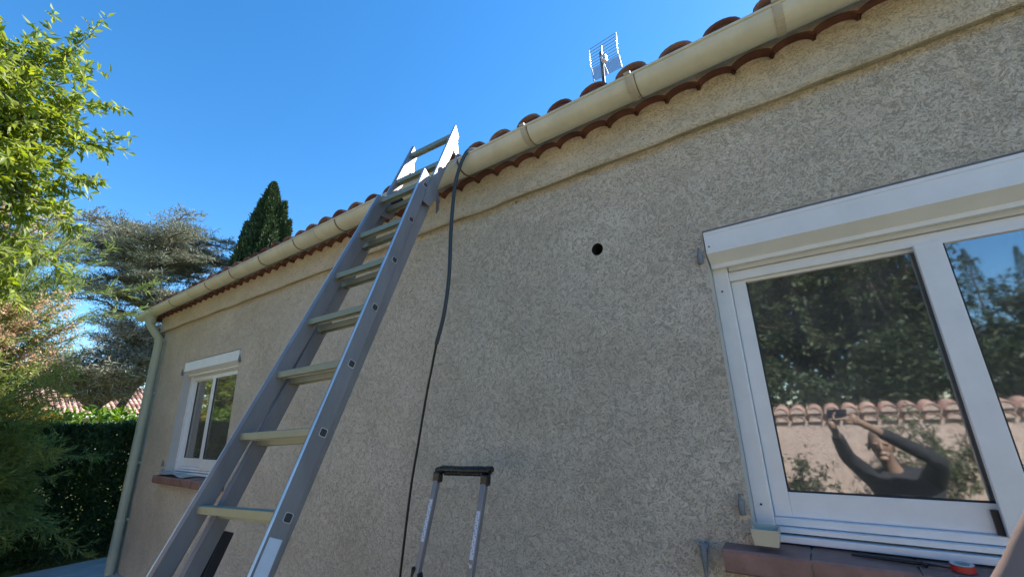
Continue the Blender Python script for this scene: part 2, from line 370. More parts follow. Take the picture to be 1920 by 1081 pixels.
# genoise: scalloped course of half tiles under the eaves
GX0, GY = -8.0, -.095
mb = MB(); pitch = .1625; gx = -8.05; k = 0; RR = .0775; AH = .50
nt_ = int((HX1 + .1 - gx) / pitch); arcn = 10
fr = []; top = 3.205
rnd = random.Random(8)
tile_mb = MB()
for k in range(nt_):
    cx = gx + (k + .5) * pitch + .03; zb = 3.093 + rnd.uniform(-.004, .004); r_ = RR + rnd.uniform(-.002, .002)
    yv = GY + rnd.uniform(-.006, .006)
    pts_ = [(cx - pitch / 2, zb)]
    arc = [(cx - r_ * math.cos(math.pi * t / arcn), zb + r_ * AH * math.sin(math.pi * t / arcn)) for t in range(arcn + 1)]
    # mortar face above the arc, facing the garden
    xs_ = [cx - pitch / 2] + [a[0] for a in arc] + [cx + pitch / 2]
    zs_ = [zb] + [a[1] + .012 for a in arc] + [zb]
    vs = [(x, yv, z) for x, z in zip(xs_, zs_)] + [(x, yv, top) for x in xs_]; q = len(xs_)
    mb.add(vs, [(i, i + 1, q + i + 1, q + i) for i in range(q - 1)], 0)
    # small flat foot between two arcs
    for sx in (-1, 1):
        xa = cx + sx * pitch / 2; xb = cx + sx * r_
        mb.add([(xa, yv, zb), (xb, yv, zb), (xb, .0, zb - .004), (xa, .0, zb - .004)], [(0, 1, 2, 3)], 1)
    # clay tile: shell with its own rim, running back into the wall
    for (rr, mi) in ((r_, 1),):
        vs = []
        for (yy, dz) in ((yv - .010, -.002), (.015, -.004)):
            vs += [(cx - rr * math.cos(math.pi * t / arcn), yy, zb + dz + rr * AH * math.sin(math.pi * t / arcn)) for t in range(arcn + 1)]
            vs += [(cx - (rr + .012) * math.cos(math.pi * t / arcn), yy, zb + dz + (rr + .010) * AH * math.sin(math.pi * t / arcn)) for t in range(arcn + 1)]
        A = arcn + 1
        f_ = [(i, i + 1, 2 * A + i + 1, 2 * A + i) for i in range(arcn)] + [(A + i, A + i + 1, 3 * A + i + 1, 3 * A + i) for i in range(arcn)] + [(i, i + 1, A + i + 1, A + i) for i in range(arcn)]
        mb.add(vs, f_, 1, False)
mb.add([(gx, GY, top), (HX1 + .1, GY, top), (HX1 + .1, .02, top), (gx, .02, top)], [(0, 1, 2, 3)], 0)
mb.add([(gx, GY, 3.095), (gx, .6, 3.095), (gx, .6, top), (gx, GY, top)], [(0, 1, 2, 3)], 0)
obj('eaves_tile_course', mb, [M['mortar'], M['terra']], house)

# roof of canal tiles
def canal_row(mb, cx, y0, y1, z0, slope, r0, r1, nseg=9, flip=False, mi=0, th=.014, capmi=1):
    vs = []
    for (yy, zz, r) in ((y0, z0, r0), (y1, z0 + slope * (y1 - y0), r1)):
        for rr in (r, r - th):
            for t in range(nseg + 1):
                a = math.pi * t / nseg; s_ = -1 if flip else 1
                vs.append((cx - rr * math.cos(a), yy, zz + s_ * rr * math.sin(a) * .72))
    A = nseg + 1
    fs = [(i, i + 1, 2 * A + i + 1, 2 * A + i) for i in range(nseg)] + [(A + i, A + i + 1, 3 * A + i + 1, 3 * A + i) for i in range(nseg)] + [(i, i + 1, A + i + 1, A + i) for i in range(nseg)]
    mb.add(vs, fs, mi, True)
mb = MB(); rnd = random.Random(12)
TP = .2222; tx0 = -8.12; nt2 = int((HX1 + .3 - tx0) / TP)
E0 = -.195
for k in range(nt2):
    cx = tx0 + k * TP + .055
    for row in range(12):
        y0 = E0 + row * .40 + rnd.uniform(-.012, .012); y1 = y0 + .46
        if y1 > 4.6: y1 = 4.6
        jx = rnd.uniform(-.006, .006)
        mi = rnd.choice((0, 0, 1))
        canal_row(mb, cx + jx, y0, y1, 3.255 + RS * (y0 - E0) + rnd.uniform(-.004, .006), RS - .015, .088, .072, mi=mi)
        if row < 11: canal_row(mb, cx + TP / 2 + jx, y0 + .03, y1, 3.235 + RS * (y0 - E0), RS - .015, .085, .075, flip=True, mi=1)
    # plug closing the mouth of the cover tile, shade put into its colour
    A = 9; pl = [(cx - .072 * math.cos(math.pi * t / A), E0 + .022, 3.25 + .054 * math.sin(math.pi * t / A)) for t in range(A + 1)]
    mb.add(pl, [tuple(range(A + 1))], 3)
# deck below the tiles and rear slope
mb.add([(-8.2, -.12, 3.2), (HX1 + .3, -.12, 3.2), (HX1 + .3, 4.5, 4.56), (-8.2, 4.5, 4.56)], [(0, 1, 2, 3)], 2)
mb.add([(-8.2, 4.5, 4.66), (HX1 + .3, 4.5, 4.66), (HX1 + .3, 9.3, 3.2), (-8.2, 9.3, 3.2)], [(0, 1, 2, 3)], 1)
mb.add([(-8.2, -.12, 3.13), (-8.2, 4.5, 4.49), (-8.2, 4.5, 4.56), (-8.2, -.12, 3.2)], [(0, 1, 2, 3)], 2)
mb.tube([(-8.25, 4.5, 4.66), (HX1 + .35, 4.5, 4.66)], .11, 12, 0)
roof = obj('roof', mb, [M['terra_old'], M['terra'], M['mortar'], M['clay_shaded']], house)

# gutter
GCY, GRZ, GR = -.211, 3.168, .079
mb = MB(); ns = 18
def gut_prof(r): return [(GCY - r * math.cos(math.pi * t / ns), GRZ - r * math.sin(math.pi * t / ns)) for t in range(ns + 1)]
X0, X1 = -8.2, HX1 + .3
po = gut_prof(GR); pi_ = gut_prof(GR - .004)
vs = []
for x in (X0, X1):
    vs += [(x, p_[0], p_[1]) for p_ in po]; vs += [(x, p_[0], p_[1]) for p_ in pi_]
A = ns + 1
mb.add(vs, [(i, i + 1, 2 * A + i + 1, 2 * A + i) for i in range(ns)] + [(A + i, A + i + 1, 3 * A + i + 1, 3 * A + i) for i in range(ns)], 0, True)
for x in (X0, X1):
    mb.add([(x, p_[0], p_[1]) for p_ in po], [tuple(range(A))], 0)
mb.tube([(X0, GCY - GR, GRZ), (X1, GCY - GR, GRZ)], .0085, 10, 0)
gutter = obj('gutter', mb, M['pvc'], house)
def strap(x, wdt, mi, proud, name):
    mb = MB(); pr = gut_prof(GR + proud); pr2 = gut_prof(GR + .001)
    vs = []
    for xx in (x - wdt / 2, x + wdt / 2):
        vs += [(xx, p_[0], p_[1]) for p_ in pr]; vs += [(xx, p_[0], p_[1]) for p_ in pr2]
    f_ = [(i, i + 1, 2 * A + i + 1, 2 * A + i) for i in range(ns)] + [(i, i + 1, A + i + 1, A + i) for i in range(ns)] + [(2 * A + i, 2 * A + i + 1, 3 * A + i + 1, 3 * A + i) for i in range(ns)]
    mb.add(vs, f_, 0, False)
    if name == 'gutter_strap': mb.box((x, GCY - GR - proud - .001, GRZ + .006), (wdt, .022, .012))
    obj(name, mb, mi, gutter)
for x in (-1.155, -.505, .155, .82, 1.5): strap(x, .034, M['joint'], .005, 'gutter_strap')
for x in (-1.166 + .035, -.505 + .03): strap(x, .004, M['seal'], .0035, 'gutter_seal')
for x in (-6.82, -5.69, -5.05, -4.39, -3.73, -3.07, -2.42, -1.68): strap(x, .012, M['seal'], .004, 'gutter_seal')
for x in (-7.48, -6.2, -3.39): strap(x, .006, M['joint'], .003, 'gutter_joint')

# downpipe with swan neck
mb = MB(); R = .05; px = -7.64
path = [(px - .06, GCY, GRZ - .04), (px - .06, GCY, 3.06), (px - .06, GCY + .0, 2.98), (px - .05, GCY + .015, 2.945), (px - .01, -.105, 2.80), (px, -.085, 2.765), (px, -.08, 2.72), (px, -.08, GZ + .03)]
mb.tube(path, [R + .012, R + .01, R, R, R, R, R, R], 20)
mb.tube([(px - .06, GCY, 3.01), (px - .06, GCY, 3.075)], R + .009, 20)
dp = obj('downpipe', mb, M['pipe'], house)
for z in (2.72, 2.0, 1.1, .42):
    mb = MB(); mb.ring((px, -.08, z), (0, 0, 1), R - .001, R + .006, .03, 22); mb.bx(px - .012, px + .012, -.03, -.001, z + .002, z + .028)
    obj('pipe_clamp', mb, M['pipe'], dp)

# window unit: frame > shutter_box, sash, pane, sill
def window(x0, x1, gap=0.0, curtain=False):
    wd = x1 - x0
    mb = MB()
    # guide rails, head rail, stepped bottom rail
    mb.bx(x0 + .001, x0 + .068, .085, .15, 1.04, 2.19, 0, .003); mb.bx(x1 - .068, x1 - .001, .085, .15, 1.04, 2.19, 0, .003)
    mb.bx(x0 + .0685, x1 - .0685, .098, .15, 2.107, 2.150, 0, .003)
    mb.bx(x0 + .0685, x1 - .0685, .112, .15, 2.152, 2.19, 0, .002)
    mb.bx(x0 + .0685, x1 - .0685, .092, .15, 1.066, 1.094, 0, .003)
    mb.bx(x0 + .0685, x1 - .0685, .066, .15, 1.046, 1.064, 0, .002)
    mb.bx(x0 + .001, x1 - .001, .05, .15, 1.014, 1.0385, 0, .003)
    win = obj('window', mb, M['white'], house)
    for (x, z) in ((x0 + .03, 2.06), (x0 + .03, 1.14), (x1 - .03, 2.06), (x1 - .03, 1.14)):
        mb = MB(); mb.tube([(x, .0845, z), (x, .083, z)], .0045, 10); obj('screw_hole', mb, M['rod'], win)
    # shutter box with a bevelled lower front
    mb = MB()
    pr = [(-.012, 2.338), (-.012, 2.228), (.05, 2.188), (.052, 2.170), (.084, 2.170), (.084, 2.192), (.2, 2.192), (.2, 2.338)]
    mb.extrude(pr, (x0 + .006, 0, 0), (0, 1, 0), (0, 0, 1), (1, 0, 0), wd - .012, 0)
    sb = obj('shutter_box', mb, M['white'], win)
    mb = MB(); mb.bx(x0 + .012, x1 - .012, -.0145, -.0121, 2.321, 2.3365); obj('box_lid', mb, M['white'], sb)
    mb = MB(); mb.tube([(x0 + .022, -.0122, 2.262), (x0 + .022, -.014, 2.262)], .004, 8); obj('screw', mb, M['rod'], sb)
    mb = MB(); mb.bx(x0 + .075, x1 - .075, .086, .097, 2.152, 2.188); mb.bx(x0 + .075, x1 - .075, .0855, .0985, 2.160, 2.163); obj('shutter_slat', mb, M['white_matt'], win)
    # inner (left) sash and outer (right) sash
    mid = x0 + wd * .5 - .0
    def sash(a, b, y0, y1, sl, sr, zb, name='sash'):
        mb = MB(); zt = 2.106
        mb.bx(a, a + sl, y0, y1, 1.0945, zt, 0, .003); mb.bx(b - sr, b, y0, y1, 1.0945, zt, 0, .003)
        mb.bx(a + sl, b - sr, y0 + .002, y1, 1.0945, zb, 0, .003); mb.bx(a + sl, b - sr, y0 + .002, y1, zt - .012, zt)
        s_ = obj('sash', mb, M['white'], win)
        mb = MB(); yy = (y0 + y1) / 2
        mb.bx(a + sl - .004, b - sr + .004, yy, yy + .005, zb - .004, zt - .008); obj('pane', mb, M['glass'], s_)
        mb = MB(); e = .005
        for (q0, q1, z0, z1) in ((a + sl, a + sl + e, zb, zt - .012), (b - sr - e, b - sr, zb, zt - .012), (a + sl + e, b - sr - e, zb, zb + e)):
            mb.bx(q0, q1, y0 + .006, yy - .001, z0, z1)
        obj('glazing_seal', mb, M['rubber'], s_)
        return s_
    sash(x0 + .0695 - gap * 0, mid + .03, .116, .146, .062, .06, 1.188)
    sash(mid - .042, x1 - .0695, .0705, .1, .082, .062, 1.188)
    mb = MB(); mb.bx(mid - .060, mid - .0425, .1005, .1155, 1.096, 1.17); obj('sash_gasket', mb, M['rubber'], win)
    # interior curtain
    mb = MB(); cn = 60
    ca, cb = (x0 + .02, x0 + wd * .60) if curtain else (x1 - .5, x1)
    vs = []
    for z in (.6, 2.3): vs += [(ca + (cb - ca) * i / cn, .34 + .025 * math.sin(i * 1.1) + .01 * math.sin(i * 2.7), z) for i in range(cn + 1)]
    mb.add(vs, [(i, i + 1, cn + 2 + i, cn + 1 + i) for i in range(cn)], 0, True)
    obj('curtain', mb, M['curtain'], win)
    # sill of clay tiles
    mb = MB(); s0 = x0 - .115; s1 = x1 + .115; nn = 6; wdt = (s1 - s0) / nn
    for i in range(nn):
        a = s0 + i * wdt + .003; b = s0 + (i + 1) * wdt - .003
        yb = .05 if 0 < i < nn - 1 else .05
        pr = [(-.075, .915), (-.085, .925), (-.085, .990), (-.078, .998), (-.001, 1.003), (-.001, .915)]
        mb.extrude(pr, (a, 0, 0), (0, 1, 0), (0, 0, 1), (1, 0, 0), b - a, 0)
        a2, b2 = max(a, x0 + .001), min(b, x1 - .001)
        if b2 > a2: mb.extrude([(-.001, 1.0005), (-.001, 1.003), (.16, 1.0135), (.16, 1.0005)], (a2, 0, 0), (0, 1, 0), (0, 0, 1), (1, 0, 0), b2 - a2, 0)
    for i in range(1, nn):
        x = s0 + i * wdt; mb.bx(x - .0031, x + .0031, -.079, -.002, .918, .993, 1)
    obj('sill', mb, [M['sill'], M['mortar']], win)
    return win
window(*OPEN[0], curtain=True)
window(*OPEN[1])

# ------------------------------------------------------------------ ladder
P0 = Vector((-1.555, -1.24, 1.21)); D = Vector((-.055, .374, .926)).normalized(); Wv = Vector((.997, .071, .030)).normalized(); Nv = Wv.cross(D) * -1
if Nv.y < 0: Nv = -Nv
SP = .29
def LP(k, wo, no): return P0 + D * (k * SP) + Wv * wo + Nv * no
RL = Matrix((Wv, Nv, D)).transposed()
KB = (-5.25, 6.35); KF = (-3.2, 8.3)
lad = root('extension_ladder', LP(-5.2, -.4, 0), 'two-section aluminium extension ladder leaning on the gutter in front of the wall', 'ladder')
bl = lambda k: -(.6 - .0377 * k)
fl = lambda k: -.562 + .0195 * k
fr_ = lambda k: -.086 + .0114 * k
N0, N1 = -.048, .028; F0, F1 = .034, .102
def stile(fo, k0, k1, n0, n1, side, rungs, capname, slant):
    # channel-section rail following the slight taper of the ladder; side=-1 left, +1 right (outer face on that side)
    mb = MB(); th = .027 * side * -1
    def P(k, o, n_): return LP(k, fo(k) + o, n_)
    k1a = k1 - slant
    c = .006
    prof = [(0, n0 + .003), (th * .08, n0), (th * .42, n0), (th, n0 + .007), (th, n1 - .004), (th * .95, n1), (th * .25, n1), (0, n1 - c)]
    ks = np.linspace(k0, k1a, 14); nP = len(prof); vs = []
    for k in ks: vs += [P(k, a, b) for a, b in prof]
    vs += [P(k1 - (slant * (b - n0) / (n1 - n0)) * .9, a, b) for a, b in prof]
    m_ = len(ks)
    mb.add(vs, [(i * nP + j, i * nP + (j + 1) % nP, (i + 1) * nP + (j + 1) % nP, (i + 1) * nP + j) for i in range(m_) for j in range(nP) if j not in (0, 1)], 0)
    mb.add(vs, [(i * nP + j, i * nP + (j + 1) % nP, (i + 1) * nP + (j + 1) % nP, (i + 1) * nP + j) for i in range(m_) for j in (0, 1)], 1)
    mb.add(vs, [tuple(range(nP)), tuple(range(m_ * nP, m_ * nP + nP))], 0)
    s_ = obj('stile', mb, [M['alu'], M['alu_edge']], lad)
    # rung ends: rounded squares in a bright collar, hollow's shade coloured onto a cap
    for k in rungs:
        nm = (n0 + n1) / 2 + (.0 if n0 > 0 else .010)
        mb = MB()
        def rr(h, q, o):
            pts_ = []
            for (sx, sz) in ((1, 1), (-1, 1), (-1, -1), (1, -1)):
                for t in range(4):
                    a = math.atan2(sz, sx) - math.pi / 4 + t * math.pi / 6
                    pts_.append(P(k, o, nm) + Nv * (sx * (h - q) + q * math.cos(a)) + D * (sz * (h * 1.0 - q) + q * math.sin(a)))
            return pts_
        oo = .0015 * side
        a = rr(.0165, .007, oo); b = rr(.0135, .006, oo); c_ = rr(.0135, .006, oo * .3)
        q = len(a)
        mb.add(a + b, [(i, (i + 1) % q, q + (i + 1) % q, q + i) for i in range(q)], 0)
        base = rr(.0165, .007, 0); mb.add(a + base, [(i, (i + 1) % q, q + (i + 1) % q, q + i) for i in range(q)], 0)
        mb.add(b + c_, [(i, (i + 1) % q, q + (i + 1) % q, q + i) for i in range(q)], 1); mb.add(c_, [tuple(range(q))], 1)
        if side > 0 and (n0 < 0 or k >= 7): obj('rung_end', mb, [M['antenna'], M['hollow_shade']], s_)
    return s_
def rung(k, fo_l, fo_r, nm):
    mb = MB(); a = fo_l(k) + .027; b = fo_r(k) - .027
    L_ = LP(k, a, nm); R_ = LP(k, b, nm); X = (R_ - L_); ln = X.length; X.normalize()
    # ribbed tread: the flat top leans level, ridges along it
    U = Vector((0, 1, 0)); U = (U - X * U.dot(X)).normalized(); V = X.cross(U); 
    if V.z < 0: V = -V
    pr = [(-.0165, .016), (-.012, .0185), (-.007, .0155), (-.003, .0185), (.003, .0155), (.007, .0185), (.012, .0155), (.0165, .016), (.0165, -.015), (.0125, -.0165), (.011, -.004), (-.011, -.002), (-.0125, -.0125), (-.0165, -.011)]
    mb.extrude(pr, L_, U, V, X, ln, 0)
    obj('rung', mb, M['alu_rung'], lad)
zero = lambda k: 0.0
rb = [k for k in range(-5, 7)]; rf = [k for k in range(-3, 9)]
sR = stile(zero, KB[0], KB[1], N0, N1, +1, rb, 'cap', .10)
sL = stile(bl, KB[0], KB[1] - .25, N0, N1, -1, rb, 'cap', .05)
fR = stile(fr_, KF[0], KF[1], F0, F1, +1, rf, 'cap', .25)
fL = stile(fl, KF[0], KF[1], F0, F1, -1, rf, 'cap', .25)
for k in rb: rung(k, bl, zero, -.008)
for k in rf: rung(k - .0, fl, fr_, .062)
# sticker on the outer face of the right rail
mb = MB(); q = [LP(-.22, .0012, -.036), LP(-.22, .0012, .012), LP(-1.65, .0012, .012), LP(-1.65, .0012, -.036)]
q2 = [p_ - Wv * .0008 for p_ in q]
mb.add(q + q2, [(0, 1, 2, 3), (4, 7, 6, 5), (0, 4, 5, 1), (1, 5, 6, 2), (2, 6, 7, 3), (3, 7, 4, 0)])
obj('label_sticker', mb, M['sticker'], sR)
# feet, guide brackets and claws
for fo in (bl, zero):
    o = .0135 if fo is bl else -.0135
    mb = MB(); mb.box(LP(-5.27, fo(-5.27) + o, -.01), (.034, .084, .05), RL, 0, .006); obj('rubber_foot', mb, M['rubber'], lad)
def plate(pts_nk, wo, th, name, mat, par):
    mb = MB(); a = [LP(k, wo, n_) for n_, k in pts_nk]; b = [p_ + Wv * th for p_ in a]; n = len(a)
    mb.add(a + b, [(i, (i + 1) % n, n + (i + 1) % n, n + i) for i in range(n)] + [tuple(range(n)), tuple(range(n, 2 * n))]); obj(name, mb, mat, par)
# top guide plates of the lower section wrapping the upper rails
arc = [(.118 + .03 * math.cos(t), 5.78 + .13 * math.sin(t)) for t in np.linspace(math.pi * .95, -.1, 8)]
plate([(.012, 6.4), (.08, 6.22), (.136, 5.98), (.140, 5.62)] + arc[::-1] + [(.075, 5.62), (.02, 5.6)], .0015, .003, 'guide_plate', M['alu'], sR)
plate([(.012, 6.3), (.09, 6.4), (.12, 6.3), (.115, 5.9), (.02, 5.75)], bl(6.1) - .004, .003, 'guide_plate', M['alu'], sL)
mb = MB(); mb.tube([LP(6.28, bl(6.2) - .006, .075), LP(6.28, bl(6.2) + .075, .075)], .017, 12); obj('guide_roller', mb, M['rubber'], sL)
mb = MB(); mb.tube([LP(6.12, bl(6.1) - .002, -.02), LP(6.12, bl(6.1) + .06, -.02)], .0065, 10); obj('lock_bolt', mb, M['antenna'], sL)
# claws at the back of the upper section
for (fo, sg) in ((fr_, -1), (fl, 1)):
    for kk in (7.62,):
        w0 = fo(kk) + sg * .010
        plate([(.098, kk + .32), (.118, kk + .18), (.150, kk - .02), (.160, kk - .22), (.146, kk - .26), (.132, kk - .06), (.112, kk - .04), (.098, kk - .02)], w0, .012, 'rail_claw', M['antenna'], fR if fo is fr_ else fL)
mb = MB(); mb.box(LP(-.62, fl(-.6) + .012, .13), (.03, .045, .26), RL, 0, .005); obj('guide_block', mb, M['rubber'], fL)
mb = MB(); mb.box(LP(-1.35, fl(-1.3) + .012, .125), (.03, .04, .05), RL, 0, .005); obj('guide_block', mb, M['rubber'], fL)

# ------------------------------------------------------------------ step ladder against the wall
sl = root('stepladder', (-1.59, -.6, GZ), 'aluminium step ladder top with black plastic handle, standing against the wall', 'stepladder')
def legp(x, z, off=0): return Vector((x, -.30 + (z - 1.19) * .30 + off, z))
for x in (-1.80, -1.47):
    mb = MB(); a = legp(x, 1.215); b = legp(x + (.0 if x < -1.6 else .012), GZ); dr = (b - a).normalized()
    Xd = Vector((1, 0, 0)); Yd = dr.cross(Xd).normalized()
    pr = [(-.016, -.011), (-.012, -.0135), (.012, -.0135), (.016, -.011), (.016, .011), (.012, .0135), (-.012, .0135), (-.016, .011)]
    mb.extrude(pr, a, Xd, Yd, dr, (b - a).length); lg = obj('leg', mb, M['alu'], sl)
    # printed sticker
    yo = Yd if Yd.y < 0 else -Yd
    mb = MB(); t0, t1 = (.105, .30) if x < -1.6 else (.135, .335)
    for (u0, u1, s0, s1, h, mi) in [(-.011, .011, t0, t1, .0006, 0)] + [(-.008 + .006 * (i % 3) , -.0045 + .006 * (i % 3) - .001 * (i % 2), t0 + .012 + .0115 * i, t0 + .018 + .0115 * i, .001, 1) for i in range(15)]:
        q = [a + Xd * u + dr * s_ + yo * (.0135 + h) for u, s_ in ((u0, s0), (u1, s0), (u1, s1), (u0, s1))]
        q2 = [v - yo * .0005 for v in q]
        mb.add(q + q2, [(0, 1, 2, 3), (4, 7, 6, 5), (0, 4, 5, 1), (1, 5, 6, 2), (2, 6, 7, 3), (3, 7, 4, 0)], mi)
    obj('label_sticker', mb, [M['sticker'], M['print']], lg)
    if x > -1.6:
        mb = MB(); 
        for s_ in (.345,): mb.tube([a + dr * .36 + Xd * .003 + yo * .0135, a + dr * .36 + Xd * .003 + yo * .0155], .008, 12); mb.tube([a + dr * .352 - Xd * .009 + yo * .0135, a + dr * .352 - Xd * .009 + yo * .0155], .004, 10)
        obj('rivet', mb, M['antenna'], lg)
    mb = MB()
    if x < -1.6:
        c = legp(x - .022, .79); mb.box(c, (.022, .03, .075), Matrix.Rotation(.18, 3, 'Y'), 0, .006); mb.box(legp(x + .02, .79), (.014, .03, .03), None, 0, .004)
    else:
        c = legp(x + .045, .775); mb.box(c, (.048, .045, .085), None, 0, .014); mb.box(legp(x + .012, .74), (.03, .03, .06), None, 0, .006)
    obj('hinge_bracket', mb, M['gloss_black'], sl)
    # rear leg
    mb = MB(); a2 = Vector((x, -.40, .80)); b2 = Vector((x, -.10, GZ)); mb.tube([a2, b2], .012, 8); obj('rear_leg', mb, M['alu'], sl)
    mb = MB(); mb.box(legp(x, GZ + .02), (.045, .04, .04), None, 0, .006); obj('rubber_foot', mb, M['rubber'], sl)
mb = MB()
for x, lean in ((-1.80, .006), (-1.47, .014)): mb.box(legp(x + lean * .2, 1.222), (.044, .038, .055), Matrix.Rotation(.1, 3, 'Y'), 0, .008)
a = legp(-1.797, 1.252); b = legp(-1.465, 1.260)
mb.tube([a + Vector((-.018, 0, .0)), a + Vector((.03, -.003, .008)), (a + b) / 2 + Vector((0, -.004, .005)), b + Vector((-.04, -.003, .004)), b + Vector((.022, 0, .004))], [.017, .021, .019, .021, .019], 14)
mb.tube([a + Vector((.03, .012, -.012)), b + Vector((-.03, .012, -.014))], .013, 10)
mb.tube([b + Vector((.0, 0, .006)), b + Vector((.035, -.004, .012))], [.02, .014], 12)
obj('handle', mb, M['gloss_black'], sl)
for z in (.52, .28, .04):
    mb = MB(); yv = legp(0, z).y; mb.bx(-1.784, -1.486, yv - .04, yv + .04, z - .012, z + .012, 0, .004); obj('step', mb, M['alu_rung'], sl)

# ------------------------------------------------------------------ hanging cable
cp = [(-1.52, -.10, 3.30), (-1.55, -.2, 3.235), (-1.575, -.285, 3.195), (-1.60, -.318, 3.13), (-1.655, -.322, 3.0), (-1.682, -.322, 2.85), (-1.70, -.321, 2.62), (-1.712, -.32, 2.336), (-1.749, -.32, 2.111), (-1.806, -.32, 1.943)]
cp2 = [(-1.804, -.32, 1.95), (-1.84, -.32, 1.80), (-1.876, -.32, 1.657), (-1.93, -.32, 1.395), (-1.981, -.32, 1.144), (-2.037, -.32, .721), (-2.08, -.33, .3), (-2.12, -.36, -.15), (-2.2, -.45, -.165), (-2.5, -.6, -.165)]
def smooth_path(P, n=6):
    P = [Vector(p_) for p_ in P]; out = []
    for i in range(len(P) - 1):
        p0, p1, p2, p3 = P[max(i - 1, 0)], P[i], P[i + 1], P[min(i + 2, len(P) - 1)]
        for t in range(n):
            u = t / n
            out.append(.5 * ((2 * p1) + (p2 - p0) * u + (2 * p0 - 5 * p1 + 4 * p2 - p3) * u * u + (3 * p1 - p0 - 3 * p2 + p3) * u ** 3))
    return out + [P[-1]]
cab = root('hanging_cable', (-2.12, -.36, GZ), 'long dark cable hanging from the gutter down the wall beside the ladder', 'cable')
mb = MB(); mb.tube(smooth_path(cp), .0115, 10); obj('sleeve', mb, M['cable'], cab)
mb = MB(); mb.tube(smooth_path(cp2), .0068, 8); obj('cord', mb, M['cableblk'], cab)

# ------------------------------------------------------------------ things on the sills
mb = MB()
x0, x1, y0, y1, z0, z1 = -.352, -.256, .0, .078, 1.008, 1.064
x0, x1 = -.350, -.256
o_ = [(x0, y0, z1), (x1, y0, z1), (x1 + .002, y1, z1 + .006), (x0 + .002, y1, z1 + .006)]
b_ = [(x0 + .006, y0 + .006, z0), (x1 - .008, y0 + .006, z0), (x1 - .008, y1 - .006, z0 + .005), (x0 + .006, y1 - .006, z0 + .005)]
t_ = .004
oi = [(x0 + t_, y0 + t_, z1), (x1 - t_, y0 + t_, z1), (x1 - t_, y1 - t_, z1 + .006), (x0 + t_, y1 - t_, z1 + .006)]
bi = [(x0 + .012, y0 + .012, z0 + .036), (x1 - .014, y0 + .012, z0 + .036), (x1 - .014, y1 - .012, z0 + .038), (x0 + .012, y1 - .012, z0 + .038)]
mb.add(o_ + b_ + oi + bi, [(0, 1, 5, 4), (1, 2, 6, 5), (2, 3, 7, 6), (3, 0, 4, 7), (4, 5, 6, 7), (0, 1, 9, 8), (1, 2, 10, 9), (2, 3, 11, 10), (3, 0, 8, 11), (8, 9, 13, 12), (9, 10, 14, 13), (10, 11, 15, 14), (11, 8, 12, 15), (12, 13, 14, 15)])
for v in range(len(mb.v)):
    x, y, z = mb.v[v]; mb.v[v] = (x + .014, y - .072, z + .012)
tub = obj('plastic_tub', mb, M['tub']); tag(tub, 'small beige open plastic tub at the lower left corner of the large window', 'tub')
TC = Vector((.248, -.012, 1.006)); TA = Vector((0, -.06, 1))
tr = root('tape_roll', tuple(TC), 'red roll of adhesive tape lying flat on the large window sill', 'tape')
mb = MB(); mb.ring(TC, TA, .0235, .030, .019, 32); obj('tape', mb, M['red'], tr)
mb = MB(); mb.ring(TC + TA * .0005, TA, .019, .0233, .0175, 32); mb.ring(TC + TA * .0192, TA, .019, .0285, .0006, 32); obj('core', mb, M['card'], tr)
mb = MB(); mb.tube([(-.035, .006, 1.010), (.05, -.001, 1.011), (.14, -.006, 1.011), (.19, -.010, 1.010), (.235, -.014, 1.008)], [.0035, .0055, .0065, .0032, .0018], 10)
mb.tube([(.15, -.007, 1.014), (.16, -.02, 1.007)], .006, 8)
rodo = obj('metal_rod', mb, M['rod']); tag(rodo, 'thin dark pointed metal rod lying on the large window sill', 'rod')
mb = MB()
vs = []
nn = 14
for (yy) in (-.075, .045):
    for i in range(nn + 1):
        x = -6.86 + 1.0 * i / nn; z = 1.012 + .03 * (1 - i / nn) * (1 if yy < 0 else .7) + .012 * math.sin(i * .9) * (1 if yy < 0 else .3)
        vs.append((max(x, -6.86), yy, z))
q = nn + 1; v2 = [(x, y, z + .003) for x, y, z in vs]
x0 = -6.68
mb.add(vs + v2, [(i, i + 1, q + i + 1, q + i) for i in range(nn)] + [(2 * q + i, 2 * q + i + 1, 3 * q + i + 1, 3 * q + i) for i in range(nn)] + [(i, i + 1, 2 * q + i + 1, 2 * q + i) for i in range(nn)] + [(q + i, q + i + 1, 3 * q + i + 1, 3 * q + i) for i in range(nn)])
for v in range(len(mb.v)):
    x, y, z = mb.v[v]
    if y > 0: mb.v[v] = (max(x, -6.685), y, z)
sh = obj('metal_sheet', mb, M['sheet']); tag(sh, 'bent thin grey metal sheet lying on the small window sill', 'sheet')

# ------------------------------------------------------------------ antenna on the roof
an = root('tv_antenna', (-2.15, 4.0, 4.45), 'television antenna with wire grid reflector on a dark mast above the roof', 'antenna')
mb = MB(); mb.tube([(-2.165, 4.0, 4.4), (-2.125, 4.0, 7.88)], .03, 10); mb.tube([(-2.125, 4, 7.8), (-2.123, 4, 7.9)], .034, 10); obj('mast', mb, M['mast'], an)
lp = [(-2.27, 3.80, 7.88), (-2.34, 3.97, 7.67), (-2.32, 3.97, 7.60), (-2.22, 3.75, 7.12)]
rp = [(-1.75, 3.80, 7.93), (-1.82, 3.97, 7.67), (-1.80, 3.97, 7.60), (-1.71, 3.75, 7.12)]
mb = MB()
for P_ in (lp, rp): mb.tube(P_, .011, 6)
obj('side_rail', mb, M['antenna'], an)
mb = MB()
def lerp(P_, t):
    L_ = [0]
    for i in range(3): L_.append(L_[-1] + (Vector(P_[i + 1]) - Vector(P_[i])).length)
    d_ = t * L_[-1]
    for i in range(3):
        if d_ <= L_[i + 1] + 1e-9: return Vector(P_[i]).lerp(Vector(P_[i + 1]), (d_ - L_[i]) / (L_[i + 1] - L_[i]))
NR = 19
